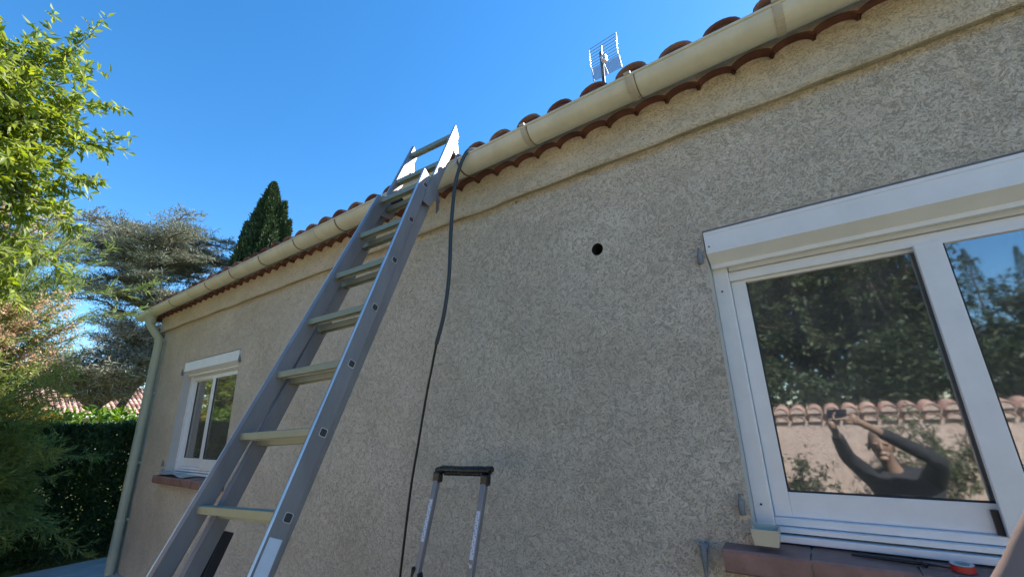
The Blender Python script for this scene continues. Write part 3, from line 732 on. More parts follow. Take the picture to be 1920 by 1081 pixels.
for i in range(NR): mb.tube([lerp(lp, i / (NR - 1)), lerp(rp, i / (NR - 1))], .006, 5)
obj('reflector_grid', mb, M['grid'], an)
mb = MB()
mb.tube([(-2.09, 3.93, 7.64), (-1.93, 3.45, 7.22)], .013, 8)
mb.tube([(-2.06, 3.86, 7.90), (-2.06, 3.84, 7.58), (-1.99, 3.84, 7.2)], .012, 8)
mb.box((-2.03, 3.86, 7.58), (.09, .09, .12), None, 0, .01)
for i in range(6):
    t = i / 5; c = Vector((-2.05, 3.8, 7.58)).lerp(Vector((-1.93, 3.45, 7.22)), t); mb.tube([c + Vector((-.05, 0, .012)), c + Vector((.05, 0, -.012))], .006, 6)
obj('dipole', mb, M['antenna'], an)

# ------------------------------------------------------------------ foliage helpers
def unit(v): return v / np.maximum(np.linalg.norm(v, axis=1, keepdims=True), 1e-9)
def leaves(pos, dirs, length, width, rng, fold=.25, tips=True):
    n = len(pos); d = unit(dirs)
    rv = rng.normal(size=(n, 3)); side = unit(np.cross(d, rv)); up = np.cross(side, d)
    L_ = (length * rng.uniform(.65, 1.2, n))[:, None]; Wd = (width * rng.uniform(.7, 1.25, n))[:, None]
    base = pos; tip = pos + d * L_ - np.array([0, 0, 1.]) * L_ * .08
    mid = pos + d * L_ * .45
    lft = mid - side * Wd / 2 + up * Wd * fold; rgt = mid + side * Wd / 2 + up * Wd * fold
    V = np.stack([base, lft, tip, rgt], 1).reshape(-1, 3)
    i = np.arange(n)[:, None] * 4
    F = np.concatenate([i + np.array([[0, 1, 2]]), i + np.array([[0, 2, 3]])], 1).reshape(-1, 3)
    return V, F
def merge(parts):
    V = []; F = []; o = 0
    for v, f in parts: V.append(v); F.append(f + o); o += len(v)
    return np.concatenate(V), np.concatenate(F)
def branch_curve(a, b, rng, sag=0.0, n=6, wob=.05):
    a = np.array(a, float); b = np.array(b, float); t = np.linspace(0, 1, n)[:, None]; ln = np.linalg.norm(b - a)
    P = a + (b - a) * t + rng.normal(size=(n, 3)) * wob * ln * np.sin(np.pi * t) * .6
    P[:, 2] += (sag * ln * np.sin(np.pi * t))[:, 0]
    return P
def along(P, m, rng=None):
    seg = np.linalg.norm(np.diff(P, axis=0), axis=1); cum = np.concatenate([[0], np.cumsum(seg)]); d = np.linspace(0, cum[-1], m)
    idx = np.clip(np.searchsorted(cum, d, 'right') - 1, 0, len(seg) - 1); f = ((d - cum[idx]) / np.maximum(seg[idx], 1e-9))[:, None]
    return P[idx] * (1 - f) + P[idx + 1] * f, unit(P[idx + 1] - P[idx])

def leafy_tree(name, label, base, crown_c, crown_r, mat, bark, seed, nb=60, twigs=10, lpt=14, leaf=(.1, .022), tips=None, trunk_r=.09, droop=.0, group=None, cat='tree'):
    rng = np.random.default_rng(seed); cc = np.array(crown_c, float); cr = np.array(crown_r, float)
    t = root(name, base, label, cat, group)
    mb = MB(); b0 = np.array(base, float); fork = cc - np.array([0, 0, cr[2] * .55])
    TP_ = branch_curve(b0, fork, rng, 0, 6, .04); mb.tube(TP_, list(np.linspace(trunk_r, trunk_r * .6, 6)), 9)
    ends = []
    for i in range(nb):
        while True:
            d = rng.normal(size=3)
            if np.linalg.norm(d) > .1: break
        d /= np.linalg.norm(d); ends.append(cc + d * cr * rng.uniform(.62, 1.0))
    if tips is not None: ends += [np.array(e, float) for e in tips]
    pos = []; dr = []
    for e in ends:
        s_ = fork + (cc - fork) * rng.uniform(0, 1.0) + rng.normal(size=3) * cr * .12
        P = branch_curve(s_, e, rng, .05, 7, .06); mb.tube(P, list(np.linspace(trunk_r * .22, .004, 7)), 5)
        A_, T_ = along(P, twigs)
        for q in range(2, twigs):
            td = unit((T_[q] * .7 + rng.normal(size=3) * .75)[None])[0]; ln = np.linalg.norm(e - s_) * rng.uniform(.14, .36)
            if q >= twigs - 2: td = unit((T_[q] + rng.normal(size=3) * .5)[None])[0]; ln *= .7
            Q = branch_curve(A_[q], A_[q] + td * ln + np.array([0, 0, -droop * ln]), rng, .04, 4, .05)
            if q % 2 == 0: mb.tube(Q, [.005, .004, .003, .002], 4)
            LP_, LT = along(Q, lpt)
            pos.append(LP_ + rng.normal(size=LP_.shape) * .006); dr.append(LT * .6 + rng.normal(size=LT.shape) * .75 + np.array([0, 0, -.18 - droop]))
    obj('trunk', mb, bark, t)
    V, F = leaves(np.concatenate(pos), np.concatenate(dr), leaf[0], leaf[1], rng)
    raw('crown', V, F, mat, t)
    return t

# bright lanceolate tree beside the house
leafy_tree('leafy_tree', 'tall bright green tree with long narrow leaves at the left edge', (-7.3, -3.1, GZ), (-6.75, -2.8, 4.5), (1.0, 1.12, 1.3), M['leaf_bright'], M['greybark'], 5, nb=210, twigs=15, lpt=27, leaf=(.115, .036),
           tips=[(-6.55, -1.78, 5.90), (-6.55, -1.91, 5.75), (-6.55, -1.31, 4.89), (-6.55, -1.46, 4.81), (-6.55, -1.42, 4.34), (-6.55, -1.54, 4.26), (-6.55, -1.48, 5.31), (-6.55, -1.61, 5.26), (-6.55, -1.66, 5.56), (-6.55, -1.66, 4.86), (-6.55, -1.61, 4.46), (-6.55, -1.46, 3.76), (-6.55, -1.61, 3.96), (-6.55, -1.56, 3.36), (-6.60, -1.66, 3.16), (-6.55, -2.06, 5.80), (-6.55, -2.26, 5.55), (-6.65, -1.76, 2.96), (-6.55, -1.71, 5.06), (-6.55, -2.66, 6.10), (-6.55, -1.76, 6.00), (-6.65, -1.91, 2.86), (-6.75, -2.16, 2.76), (-6.65, -2.06, 3.26), (-6.65, -1.76, 3.51), (-6.55, -1.66, 3.86), (-6.75, -2.36, 2.96), (-6.85, -2.56, 2.66), (-6.75, -1.96, 3.06), (-6.65, -2.26, 3.56), (-6.65, -1.86, 4.06), (-6.55, -2.36, 5.85), (-6.55, -2.06, 5.56), (-6.55, -1.86, 5.60)], trunk_r=.11, droop=.1)

# feathery shrub with pink plumes
def tamarisk():
    rng = np.random.default_rng(21); t = root('tamarisk', (-8.3, -2.1, GZ), 'feathery green shrub with pinkish plumes drooping in front of the hedge', 'shrub')
    mb = MB(); fv = []; pv = []
    b0 = np.array([-8.3, -2.1, GZ])
    tips = []
    for i in range(260):
        hz = rng.uniform(.15, 4.3)
        tips.append((np.array([-7.7 + rng.normal() * .35, -1.75 + rng.normal() * .45, hz]), hz))
    for (y, z) in ((-1.0, 2.85), (-.93, 2.75), (-1.1, 2.95), (-1.2, 3.0), (-.95, 2.35), (-1.1, 2.5), (-1.05, 2.2), (-1.2, 2.1), (-1.3, 2.6), (-1.5, 4.25), (-1.7, 4.3), (-1.6, 4.15), (-1.9, 4.2), (-1.35, 1.9), (-1.15, 1.5), (-.95, 1.2), (-1.0, .9), (-.9, 1.7), (-1.1, .5), (-1.2, 1.1), (-1.0, 2.6), (-1.15, 2.75), (-1.25, 2.9), (-1.1, 1.3), (-1.05, .7), (-1.2, .3), (-.98, 2.7), (-1.05, 2.92)):
        tips.append((np.array([-7.6 + rng.normal() * .12, y, z]), z))
    for i in range(110):
        hz = rng.uniform(.1, 1.75); tips.append((np.array([-7.75 + rng.normal() * .2, -1.45 + rng.normal() * .3, hz]), hz))
    for e, hz in tips:
        s_ = b0 + rng.normal(size=3) * np.array([.12, .15, .0]) + np.array([0, 0, hz * rng.uniform(.2, .45)])
        if hz < 1.2: s_[2] = GZ + .4 + rng.uniform(0, .7)
        P = branch_curve(s_, e, rng, .16, 9, .03); P[-2:, 2] -= .05
        mb.tube(P, list(np.linspace(.010, .002, 9)), 4)
        A_, T_ = along(P, 26)
        for q in range(6, 26):
            for z_ in range(3):
                td = unit((T_[q] * .8 + rng.normal(size=3) * .55 + np.array([0, 0, .15]))[None])[0]; ln = rng.uniform(.12, .34) * (1.1 - .5 * q / 26)
                Q = branch_curve(A_[q], A_[q] + td * ln, rng, -.05, 4, .04)
                is_pl = ((2.35 < hz < 3.1 or hz > 4.0) and q > 14 and rng.uniform() < .55)
                LPt, LT = along(Q, 16)
                if is_pl:
                    LPt = LPt + rng.normal(size=LPt.shape) * .012
                    pv.append(leaves(LPt, LT * .5 + rng.normal(size=LT.shape), .034, .018, rng))
                else:
                    fv.append(leaves(LPt, LT * .9 + rng.normal(size=LT.shape) * .42, .085, .009, rng, .1))
    obj('stem', mb, M['stem'], t)
    V, F = merge(fv); raw('foliage', V, F, M['feather'], t)
    V, F = merge(pv); raw('plume', V, F, M['plume'], t)
tamarisk()

def hedge(name, label, x0, x1, y0, y1, z1, mat, leaf, n, seed, bump=.18):
    rng = np.random.default_rng(seed); t = root(name, ((x0 + x1) / 2, (y0 + y1) / 2, GZ), label, 'hedge')
    mb = MB()
    for y in np.arange(y0 + .2, y1, .45):
        x = (x0 + x1) / 2 + rng.uniform(-.1, .1); mb.tube([(x, y, GZ), (x + rng.uniform(-.1, .1), y + .05, .5), (x + rng.uniform(-.2, .2), y + rng.uniform(-.2, .2), z1 - .35)], [.03, .022, .008], 6)
    obj('stem', mb, M['bark'], t)
    # leaves gather on the outer shell, thinner inside
    u = rng.uniform(size=(n, 3)); face = rng.choice(5, n, p=(.36, .36, .12, .08, .08))
    p_ = np.stack([x0 + (x1 - x0) * u[:, 0], y0 + (y1 - y0) * u[:, 1], GZ + .05 + (z1 - GZ - .05) * u[:, 2]], 1)
    dep = np.abs(rng.normal(size=n)) * .10
    f = face <= 1; p_[f, 0] = x1 - dep[f]; f = face == 2; p_[f, 2] = z1 - dep[f]; f = face == 3; p_[f, 0] = x0 + dep[f]
    wv = bump * (np.sin(p_[:, 1] * 4.1 + seed) * np.sin(p_[:, 2] * 5.3 + 1) + .6 * np.sin(p_[:, 1] * 9.7 + p_[:, 2] * 3)) * .6
    f = face <= 1; p_[f, 0] += wv[f]; f = face == 2; p_[f, 2] += .5 * bump * (np.sin(p_[f, 1] * 6.3) + np.sin(p_[f, 1] * 15 + p_[f, 0] * 9)) * .5
    c = np.array([(x0 + x1) / 2, 0, z1 * .4]); out = p_ - c; out[:, 1] = 0
    d = unit(out) * .6 + rng.normal(size=(n, 3)) * .7 + np.array([0, 0, .35])
    V, F = leaves(p_, d, leaf[0], leaf[1], rng); raw('foliage', V, F, mat, t)
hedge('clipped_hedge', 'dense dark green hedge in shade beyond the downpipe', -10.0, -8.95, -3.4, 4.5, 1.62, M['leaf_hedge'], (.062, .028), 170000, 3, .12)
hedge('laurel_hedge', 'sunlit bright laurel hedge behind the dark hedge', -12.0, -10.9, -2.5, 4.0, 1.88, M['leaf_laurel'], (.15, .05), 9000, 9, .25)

def fronds(name, label, base, mat, seed, n=22, ln=.9, cat='shrub'):
    rng = np.random.default_rng(seed); t = root(name, base, label, cat); mb = MB(); fv = []
    for i in range(n):
        a = rng.uniform(0, 2 * np.pi); e = np.array(base) + np.array([math.cos(a) * ln * .55, math.sin(a) * ln * .55, 0]) + np.array([0, 0, rng.uniform(1.55, 2.35)])
        s_ = np.array(base) + np.array([0, 0, rng.uniform(.9, 1.7)])
        P = branch_curve(s_, e, rng, .2, 8, .02); mb.tube(P, list(np.linspace(.008, .002, 8)), 4)
        A_, T_ = along(P, 60); sd = unit(np.cross(T_, np.array([0, 0, 1.])))
        for sg in (-1, 1): fv.append(leaves(A_[8:], (sd * sg + T_ * .5)[8:] + rng.normal(size=A_[8:].shape) * .1 + np.array([0, 0, -.1]), .2, .014, rng, .1))
    mb.tube([base, (base[0], base[1], base[2] + 1.7)], .05, 8)
    obj('stem', mb, M['stem'], t); V, F = merge(fv); raw('frond', V, F, mat, t)
fronds('yellow_palm', 'small yellowing palm-like plant above the dark hedge', (-10.45, -.95, GZ), M['yellow'], 31)

def cedar():
    rng = np.random.default_rng(77); b = np.array([-24., 3.15, GZ]); t = root('cedar', tuple(b), 'grey-green cedar with flat spreading layers and forked trunk behind the house corner', 'tree')
    mb = MB()
    fork = np.array([-24., 3.2, 1.9])
    mb.tube([b, (b + fork) / 2 + np.array([0, .05, 0]), fork], [.26, .22, .19], 10)
    main = np.array([fork, [-24.1, 3.75, 3.4], [-24.1, 3.9, 5.0], [-24.0, 3.55, 7.2], [-24, 3.4, 9.0], [-24, 3.3, 10.2]])
    mb.tube(main, [.15, .13, .11, .09, .06, .03], 9)
    low = np.array([fork, [-24, 2.6, 2.6], [-24.1, 1.7, 3.2], [-24.0, .9, 3.7]]); mb.tube(low, [.2, .16, .1, .04], 9)
    low2 = np.array([[-24.1, 3.75, 3.4], [-23.8, 4.4, 4.2], [-23.6, 5.0, 4.8]]); mb.tube(low2, [.13, .09, .04], 8)
    pos = []; dr = []; bp_ = []; bd_ = []
    def layer(s_, e, width, dens, bare=0.0):
        e = np.array(e); e[2] = min(max(e[2], 3.75), 10.45)
        P = branch_curve(s_, e, rng, .10, 8, .035); mb.tube(P, list(np.linspace(.055, .012, 8)), 6)
        ax = P[-1] - P[0]; ax[2] = 0; ax /= np.linalg.norm(ax); sd = np.array([-ax[1], ax[0], 0])
        A_, T_ = along(P, int(14 * dens))
        for q in range(2, len(A_)):
            for sg in (-1, 1):
                f = q / len(A_); ln = width * rng.uniform(.5, 1.1) * (1.05 - .55 * f)
                E_ = A_[q] + sd * sg * ln + ax * ln * rng.uniform(.2, .9) + np.array([0, 0, rng.normal() * .10 + .05])
                Q = branch_curve(A_[q], E_, rng, .05, 5, .06)
                if rng.uniform() < .6: mb.tube(Q, [.016, .013, .010, .008, .005], 4)
                m_ = int(ln * 15) + 4
                B_, TB = along(Q, m_)
                for z_ in range(3):
                    if rng.uniform() < bare:
                        bp_.append(B_ + rng.normal(size=B_.shape) * .06); bd_.append(TB * .6 + rng.normal(size=TB.shape) * .6); continue
                    pos.append(B_ + rng.normal(size=B_.shape) * np.array([.09, .09, .035])); dr.append(TB * .7 + rng.normal(size=TB.shape) * .55 + np.array([0, 0, .35]))
    def onmain(z):
        i = np.clip(np.searchsorted(main[:, 2], z) - 1, 0, len(main) - 2); f = (z - main[i, 2]) / (main[i + 1, 2] - main[i, 2]); return main[i] * (1 - f) + main[i + 1] * f
    for i in range(60):
        z = rng.uniform(6.2, 10.0); a = rng.uniform(0, 2 * np.pi)
        rad = 3.9 * (1 - .25 * abs(z - 8.6) / 3) * rng.uniform(.55, 1.05); s_ = onmain(z)
        layer(s_, s_ + np.array([math.cos(a) * rad, math.sin(a) * rad, rng.uniform(-.1, .8)]), .95, 1.0)
    for (y, z) in ((6.3, 9.75), (6.2, 9.2), (6.4, 9.5), (5.9, 8.6), (5.3, 8.2), (5.9, 10.2), (5.4, 10.6), (.3, 8.3), (.5, 8.9), (.6, 7.6), (0.2, 7.2), (1.0, 9.6), (2.2, 10.9), (3.3, 11.1), (4.4, 11.0), (5.2, 8.9), (5.6, 9.7), (0.1, 6.7)):
        s_ = onmain(min(10.0, z - rng.uniform(.1, .9))); layer(s_, np.array([-24 + rng.uniform(-.6, .8), y, z]), .85, 1.1)
    for i in range(80):   # lower drooping sprays
        s_ = (low if i % 2 else low2)[rng.integers(1, 3)] + rng.normal(size=3) * .1; a = rng.uniform(0, 2 * np.pi)
        layer(s_, s_ + np.array([math.cos(a) * 1.5, math.sin(a) * 1.7, rng.uniform(-.3, 2.2)]), .7, .8, .5)
    for i in range(16):
        s_ = onmain(rng.uniform(3.6, 5.6)); a = rng.uniform(0, 2 * np.pi); layer(s_, s_ + np.array([math.cos(a) * 1.7, math.sin(a) * 1.7, rng.uniform(-.5, .9)]), .7, .8, .6)
    obj('trunk', mb, M['bark'], t)
    V, F = leaves(np.concatenate(pos), np.concatenate(dr), .21, .03, rng, .1); raw('crown', V, F, M['cedar'], t)
    V, F = leaves(np.concatenate(bp_), np.concatenate(bd_), .30, .022, rng, .1); raw('bare_twigs', V, F, M['twig'], t)
cedar()

def cypress(name, label, base, h, r, seed, n=26000, spires=(), group=None):
    rng = np.random.default_rng(seed); b = np.array(base, float); t = root(name, base, label, 'tree', group)
    mb = MB(); mb.tube([b, b + np.array([0, 0, h * .9])], [r * .14, .02], 8); obj('trunk', mb, M['bark'], t)
    P_ = []; D_ = []
    for (ox, oy, hh, rr, nn) in [(0, 0, h, r, n)] + list(spires):
        m = nn; tt = rng.uniform(.03, 1, m) ** .85; a = rng.uniform(0, 2 * np.pi, m)
        prof = np.minimum(1, 2.1 * (1 - tt)) ** .8 * (.75 + .25 * np.minimum(1, tt * 5))
        rad = rr * prof * (1 + .16 * np.sin(a * 5 + tt * 9 + seed) + .13 * np.sin(a * 11 - tt * 31) + .07 * rng.normal(size=m)) * np.sqrt(rng.uniform(.35, 1, m))
        P_.append(np.stack([b[0] + ox + np.cos(a) * rad, b[1] + oy + np.sin(a) * rad, b[2] + tt * hh], 1))
        D_.append(np.stack([np.cos(a) * .45, np.sin(a) * .45, np.ones(m)], 1) + rng.normal(size=(m, 3)) * .35)
    V, F = leaves(np.concatenate(P_), np.concatenate(D_), .20 * r / 1.5, .075 * r / 1.5, rng, .1); raw('crown', V, F, M['cypress'], t)
cypress('cypress', 'dark conical cypress rising behind the tiled roof', (-21.55, 7.0, GZ), 14.0, 1.55, 2, 52000, spires=[(.98, .6, 11.75, .42, 8000), (-1.2, -.5, 11.9, .7, 9000), (.55, .45, 12.9, .6, 8000), (-.4, -.2, 13.2, .6, 8000)])

# neighbour's house behind the cedar
nb = root('neighbour_house', (-33, 3, GZ), 'low house with sunlit pink tiled roof behind the cedar', 'house')
mb = MB(); mb.bx(-36, -30.3, -6, 11, GZ, 2.32); obj('wall', mb, M['nbwall'], nb)
mb = MB(); rnd = random.Random(5)
for k in range(86):
    y = -6.4 + k * .21
    for row in range(9):
        x0 = -29.9 - row * .42; 
        vs = []
        z0 = 2.38 + row * .42 * .42
        for (xx, zz, r_) in ((x0, z0, .10), (x0 - .46, z0 + .185, .085)):
            for t in range(7): a = math.pi * t / 6; vs.append((xx, y + r_ * math.cos(a), zz + r_ * math.sin(a)))
        mb.add(vs, [(i, i + 1, 8 + i, 7 + i) for i in range(6)], rnd.choice((0, 0, 1)), True)
mb.add([(-29.9, -6.6, 2.36), (-29.9, 11.8, 2.36), (-34, 11.8, 4.08), (-34, -6.6, 4.08)], [(0, 1, 2, 3)], 1)
mb.add([(-38, -6.6, 2.36), (-38, 11.8, 2.36), (-34, 11.8, 4.08), (-34, -6.6, 4.08)], [(0, 1, 2, 3)], 1)
M['terra_pink'] = simple('pink_terracotta', (.46, .29, .23), .9, var=.4, scale=3)
obj('roof', mb, [M['terra_pink'], M['terra_old']], nb)
mb = MB(); mb.tube([(-29.84, -6.6, 2.30), (-29.84, 11.8, 2.30)], .07, 8); obj('gutter', mb, M['white_matt'], nb)

# ------------------------------------------------------------------ garden behind the camera (seen in the panes)
gw = root('garden_wall', (1, -5.6, GZ), 'pink rendered garden wall with scalloped tile coping reflected in the large window', 'wall')
mb = MB(); mb.bx(-9, 9, -5.75, -5.5, GZ, 1.42); obj('masonry', mb, M['pink'], gw)
mb = MB()
for k in range(86):
    cx = -9 + k * .21; vs = []
    for zc, y0, y1, r_ in ((1.36, -5.44, -5.55, .085), (1.47, -5.40, -5.8, .095)):
        vs = []; 
        for (yy, zz) in ((y0, zc), (y1, zc + .05)):
            for rr in (r_, r_ - .014):
                for t in range(9): a = math.pi * t / 8; vs.append((cx + rr * math.cos(a), yy, zz + rr * math.sin(a)))
        A = 9
        mb.add(vs, [(i, i + 1, 2 * A + i + 1, 2 * A + i) for i in range(8)] + [(A + i, A + i + 1, 3 * A + i + 1, 3 * A + i) for i in range(8)] + [(i, i + 1, A + i + 1, A + i) for i in range(8)], 0, True)
mb.bx(-9, 9, -5.8, -5.46, 1.421, 1.475, 1)
for k in range(86):
    for zc, yy, r_ in ((1.36, -5.452, .073), (1.47, -5.412, .083)):
        mb.add([(-9 + k * .21 + r_ * math.cos(math.pi * t / 8), yy, zc + r_ * math.sin(math.pi * t / 8)) for t in range(9)], [tuple(range(9))], 1)
obj('coping', mb, [M['terra_pink'], M['pink']], gw)
for i, (x, y, h, cr, mt, lab) in enumerate((
        (-5.2, -9.5, 7.6, 2.3, 'leaf_mid', 'dark leafy tree beyond the garden wall opposite the small window'),
        (-12.5, -5.5, 7.0, 2.2, 'leaf_mid', 'broad dark tree left of the pink garden wall'),
        (-14.2, -3.6, 5.6, 1.7, 'leaf_bright', 'bright bushy tree behind the pink plumed shrub'),
        (-9.0, -8.8, 7.5, 2.2, 'leaf_pale', 'pale leafy tree beyond the left end of the pink garden wall'),
        (-2.2, -9.0, 8.2, 2.4, 'leaf_mid', 'tall dark leafy tree beyond the garden wall opposite the blank wall'),
        (-.3, -10.2, 8.6, 2.4, 'leaf_pale', 'pale leafy tree beyond the garden wall reflected at the left of the large pane'),
        (1.3, -9.4, 7.0, 1.4, 'leaf_mid', 'dark leafy tree reflected in the middle of the large pane'),
        (3.5, -9.6, 3.9, 1.5, 'leaf_mid', 'low bushy tree reflected beside the window mullion'),
        (6.0, -10.5, 4.5, 1.9, 'leaf_mid', 'rounded leafy tree beyond the right end of the garden wall'))):
    leafy_tree('garden_tree', lab, (x, y, GZ), (x, y, h * .52), (cr, cr * .9, h * .49), M[mt], M['bark'], 100 + i, nb=170, twigs=11, lpt=17, leaf=(.13, .055), trunk_r=.16, group='trees beyond the garden wall')
for i, (x, y, h) in enumerate(((2.8, -11.6, 4.9), (3.35, -11.8, 5.3), (4.15, -11.7, 5.1))):
    cypress('small_cypress', ('leftmost', 'middle and tallest', 'rightmost')[i] + ' of three small cypresses reflected in the right pane', (x, y, GZ), h, .42, 40 + i, 5000, group='small cypresses')
leafy_tree('olive_shrub', 'pale leaved shrub growing against the pink garden wall', (1.0, -5.0, GZ), (1.0, -4.95, .9), (.75, .35, .7), M['leaf_pale'], M['greybark'], 201, nb=45, twigs=8, lpt=9, leaf=(.07, .022), trunk_r=.04, cat='shrub')
leafy_tree('green_shrub', 'low dark green shrub at the foot of the pink garden wall', (-.55, -4.7, GZ), (-.55, -4.7, .45), (.55, .45, .6), M['leaf_mid'], M['bark'], 202, nb=45, twigs=8, lpt=9, leaf=(.08, .03), trunk_r=.04, cat='shrub')

def bank(name, label, x0, x1, y0, y1, z1, mat, leaf, n, seed):
    rng = np.random.default_rng(seed); t = root(name, ((x0 + x1) / 2, (y0 + y1) / 2, GZ), label, 'hedge')
    mb = MB()
    for x in np.arange(x0 + .3, x1, .6): mb.tube([(x, (y0 + y1) / 2, GZ), (x + .05, (y0 + y1) / 2, z1 * .7)], [.03, .012], 6)
    obj('stem', mb, M['bark'], t)
    u = rng.uniform(size=(n, 3)); zt = z1 * (1 + .22 * np.sin(u[:, 0] * 41) * np.sin(u[:, 0] * 17 + 2))
    p_ = np.stack([x0 + (x1 - x0) * u[:, 0], y0 + (y1 - y0) * u[:, 1] ** .5, GZ + (zt - GZ) * u[:, 2] ** .7], 1)
    V, F = leaves(p_, rng.normal(size=(n, 3)) + np.array([0, .5, .3]), leaf[0], leaf[1], rng); raw('foliage', V, F, mat, t)
bank('garden_hedge', 'dark loose hedge growing just beyond the pink garden wall', -9, 9, -7.6, -6.2, 2.4, M['leaf_mid'], (.12, .055), 45000, 61)

# ------------------------------------------------------------------ photographer and phone
def CL(r_, u_, f_): return CAM + RT * r_ + UP * u_ + FW * f_
mb = MB(); Rc = Matrix((RT, UP, FW)).transposed()
mb.box(CL(.052, -.022, -.0065), (.158, .074, .008), Rc, 0, .0028)
ph = obj('phone_shell', mb, M['phone'])
phr = root('phone', tuple(CL(.052, -.022, -.0065)), 'dark mobile phone held up by the photographer', 'phone')
ph.parent = phr; ph.location = (0, 0, 0)
mb = MB(); mb.tube([CL(0, 0, -.0024), CL(0, 0, -.0012)], .007, 16); mb.tube([CL(.022, 0, -.0024), CL(.022, 0, -.0008)], .007, 16); obj('lens', mb, M['lens'], phr)

def skin_mesh(name, verts, edges, radii, mat, parent, sub=2, rootv=0):
    me = bpy.data.meshes.new(name); me.from_pydata([tuple(v) for v in verts], edges, [])
    o = bpy.data.objects.new(name, me); COL.objects.link(o)
    md = o.modifiers.new('skin', 'SKIN'); md.use_smooth_shade = True
    sv = me.skin_vertices[0].data
    for i, r_ in enumerate(radii): sv[i].radius = (r_, r_) if not hasattr(r_, '__len__') else r_
    sv[rootv].use_root = True
    ss = o.modifiers.new('sub', 'SUBSURF'); ss.levels = sub; ss.render_levels = sub
    dg = bpy.context.evaluated_depsgraph_get(); ev = o.evaluated_get(dg); m2 = bpy.data.meshes.new_from_object(ev)
    bpy.data.objects.remove(o); 
    mb = MB(); mb.add([v.co for v in m2.vertices], [tuple(p_.vertices) for p_ in m2.polygons], 0, True)
    return mb
person = root('person', (.42, -2.72, GZ), 'photographer in a dark jacket holding up a phone, one fingertip at the lower right corner', 'person')
hd = Vector((.30, -2.60, 1.20))
hip = Vector((.45, -2.82, .46)); ch = Vector((.40, -2.76, .84)); nk = Vector((.34, -2.68, 1.02))
shR, shL = Vector((.60, -2.80, .93)), Vector((.20, -2.66, .93))
elR, elL = Vector((.62, -2.44, 1.10)), Vector((.05, -2.48, 1.12))
hR, hL = CL(.165, -.055, -.035), CL(-.01, -.10, -.04)
kn = [Vector((.56, -2.48, .20)), Vector((.30, -2.45, .20))]; ank = [Vector((.56, -2.68, -.12)), Vector((.30, -2.66, -.12))]
# body: trunk, neck, skull, arms; built as one skinned surface
bv = [hip, (hip + ch) / 2, ch, nk, nk.lerp(hd, .5), hd + Vector((0, 0, -.03)), hd + Vector((0, -.01, .07)),
      shR, elR, hR, shL, elL, hL, hip + Vector((.09, .03, -.04)), kn[0], ank[0], ank[0] + Vector((0, .14, -.05)), hip + Vector((-.09, .03, -.04)), kn[1], ank[1], ank[1] + Vector((0, .14, -.05))]
be = [(0, 1), (1, 2), (2, 3), (3, 4), (4, 5), (5, 6), (2, 7), (7, 8), (8, 9), (2, 10), (10, 11), (11, 12), (0, 13), (13, 14), (14, 15), (15, 16), (0, 17), (17, 18), (18, 19), (19, 20)]
br = [.13, .13, .14, .06, .052, .078, .088, .058, .042, .026, .058, .042, .026, .085, .058, .04, .03, .085, .058, .04, .03]
bmb = skin_mesh('body', bv, be, br, M['skin'], person)
def ell(mb, c, rx, ry, rz, n=14, mi=0):
    vs = []; fs = []
    for i in range(n + 1):
        for j in range(n): a = math.pi * i / n; b = 2 * math.pi * j / n; vs.append((c[0] + rx * math.sin(a) * math.cos(b), c[1] + ry * math.sin(a) * math.sin(b), c[2] + rz * math.cos(a)))
    for i in range(n):
        for j in range(n): fs.append((i * n + j, i * n + (j + 1) % n, (i + 1) * n + (j + 1) % n, (i + 1) * n + j))
    mb.add(vs, fs, mi, True)
ell(bmb, hd + Vector((0, -.004, .028)), .078, .095, .116, 20)
ell(bmb, hd + Vector((-.004, .03, -.055)), .052, .055, .045, 14)
fc = hd + Vector((-.004, .088, .0))
bmb.tube([fc + Vector((0, -.01, .035)), fc + Vector((-.004, .028, -.008)), fc + Vector((-.002, .018, -.022))], [.008, .012, .010], 10)   # nose
for s_ in (-1, 1):
    ell(bmb, hd + Vector((s_ * .085, -.01, .0)), .012, .022, .034)          # ears
    ell(bmb, fc + Vector((s_ * .034, .0, .028)), .022, .010, .008)          # brow
ell(bmb, fc + Vector((0, .004, -.05)), .026, .010, .006); ell(bmb, fc + Vector((0, -.002, -.088)), .03, .02, .02)
def finger(pts_, r0):
    n_ = len(pts_); bmb.tube(smooth_path(pts_, 4), list(np.linspace(r0, r0 * .82, (n_ - 1) * 4 + 1)), 10); ell(bmb, pts_[-1], r0 * .82, r0 * .82, r0 * .82, 10)
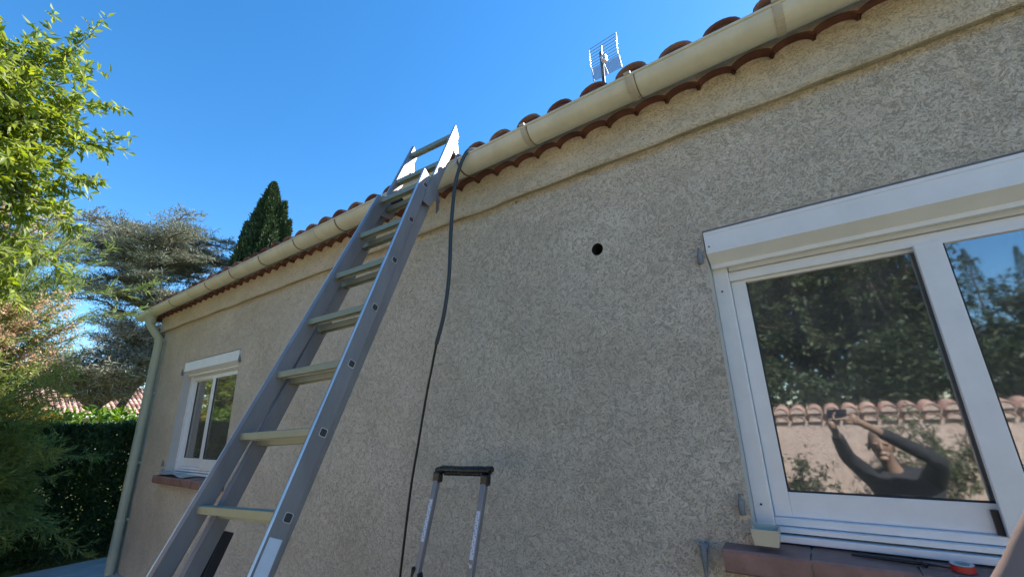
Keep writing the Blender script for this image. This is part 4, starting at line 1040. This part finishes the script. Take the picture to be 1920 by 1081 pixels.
# right hand on the end of the phone; the index finger curls round its front
def hand(hc, ax, out, sgn, poses):
    for q in poses: finger(*q)
ell(bmb, hR, .03, .034, .045)
finger([CL(.16, -.045, -.03), CL(.155, -.05, .0), CL(.125, -.072, .035), CL(.087, -.084, .058), CL(.0735, -.062, .060), CL(.0805, -.044, .060), CL(.086, -.032, .060)], .0095)
finger([CL(.165, -.06, -.03), CL(.165, -.068, .0), CL(.15, -.075, .022), CL(.130, -.078, .022)], .0088)
finger([CL(.168, -.075, -.03), CL(.168, -.085, -.004), CL(.152, -.09, .012), CL(.135, -.09, .010)], .0082)
finger([CL(.165, -.09, -.03), CL(.162, -.098, -.006), CL(.148, -.10, .004)], .0072)
finger([CL(.165, -.04, -.045), CL(.14, -.02, -.028), CL(.115, -.012, -.018)], .010)
ell(bmb, hL, .03, .032, .042)
for i in range(4): finger([hL + RT * (-.028 + .018 * i) + UP * .02, CL(-.03 + .02 * i, -.075, -.03), CL(-.03 + .02 * i, -.066, -.017)], .0085 - .0004 * i)
finger([hL + RT * .03, CL(.045, -.08, -.035), CL(.052, -.055, -.022)], .0095)
obj('body', bmb, M['skin'], person)
jv = [hip + Vector((0, 0, .02)), (hip + ch) / 2, ch, nk + Vector((0, 0, -.015)), shR, elR, elR.lerp(hR, .72), shL, elL, elL.lerp(hL, .72)]
je = [(0, 1), (1, 2), (2, 3), (2, 4), (4, 5), (5, 6), (2, 7), (7, 8), (8, 9)]
obj('jacket', skin_mesh('jacket', jv, je, [.175, .185, .195, .085, .095, .062, .047, .082, .062, .047], M['jacket'], person), M['jacket'], person)
tv = [hip, hip + Vector((.09, .03, -.04)), kn[0], ank[0] + Vector((0, 0, .03)), hip + Vector((-.09, .03, -.04)), kn[1], ank[1] + Vector((0, 0, .03))]
obj('trousers', skin_mesh('trousers', tv, [(0, 1), (1, 2), (2, 3), (0, 4), (4, 5), (5, 6)], [.16, .11, .08, .065, .11, .08, .065], M['trousers'], person), M['trousers'], person)
for a_ in ank:
    mb = MB(); ell(mb, a_ + Vector((0, .06, -.04)), .048, .13, .042); obj('shoe', mb, M['rubber'], person)
mb = MB(); n = 18; vs = []; fs = []
HC = hd + Vector((0, -.004, .028)); HA = Vector((.02, -.62, .78)).normalized(); HB = Vector((1, 0, 0)); HB = (HB - HA * HB.dot(HA)).normalized(); HD = HA.cross(HB)
for i in range(11):
    for j in range(n):
        a = math.radians(102) * i / 10; b = 2 * math.pi * j / n
        q = HA * math.cos(a) + (HB * math.cos(b) + HD * math.sin(b)) * math.sin(a); k_ = 1.0 - .02 * (i == 10)
        vs.append(HC + Vector((q.x * .0815, q.y * .0985, q.z * .1195)) * k_)
for i in range(10):
    for j in range(n): fs.append((i * n + j, i * n + (j + 1) % n, (i + 1) * n + (j + 1) % n, (i + 1) * n + j))
mb.add(vs, fs, 0, True); obj('hair', mb, M['hair'], person)
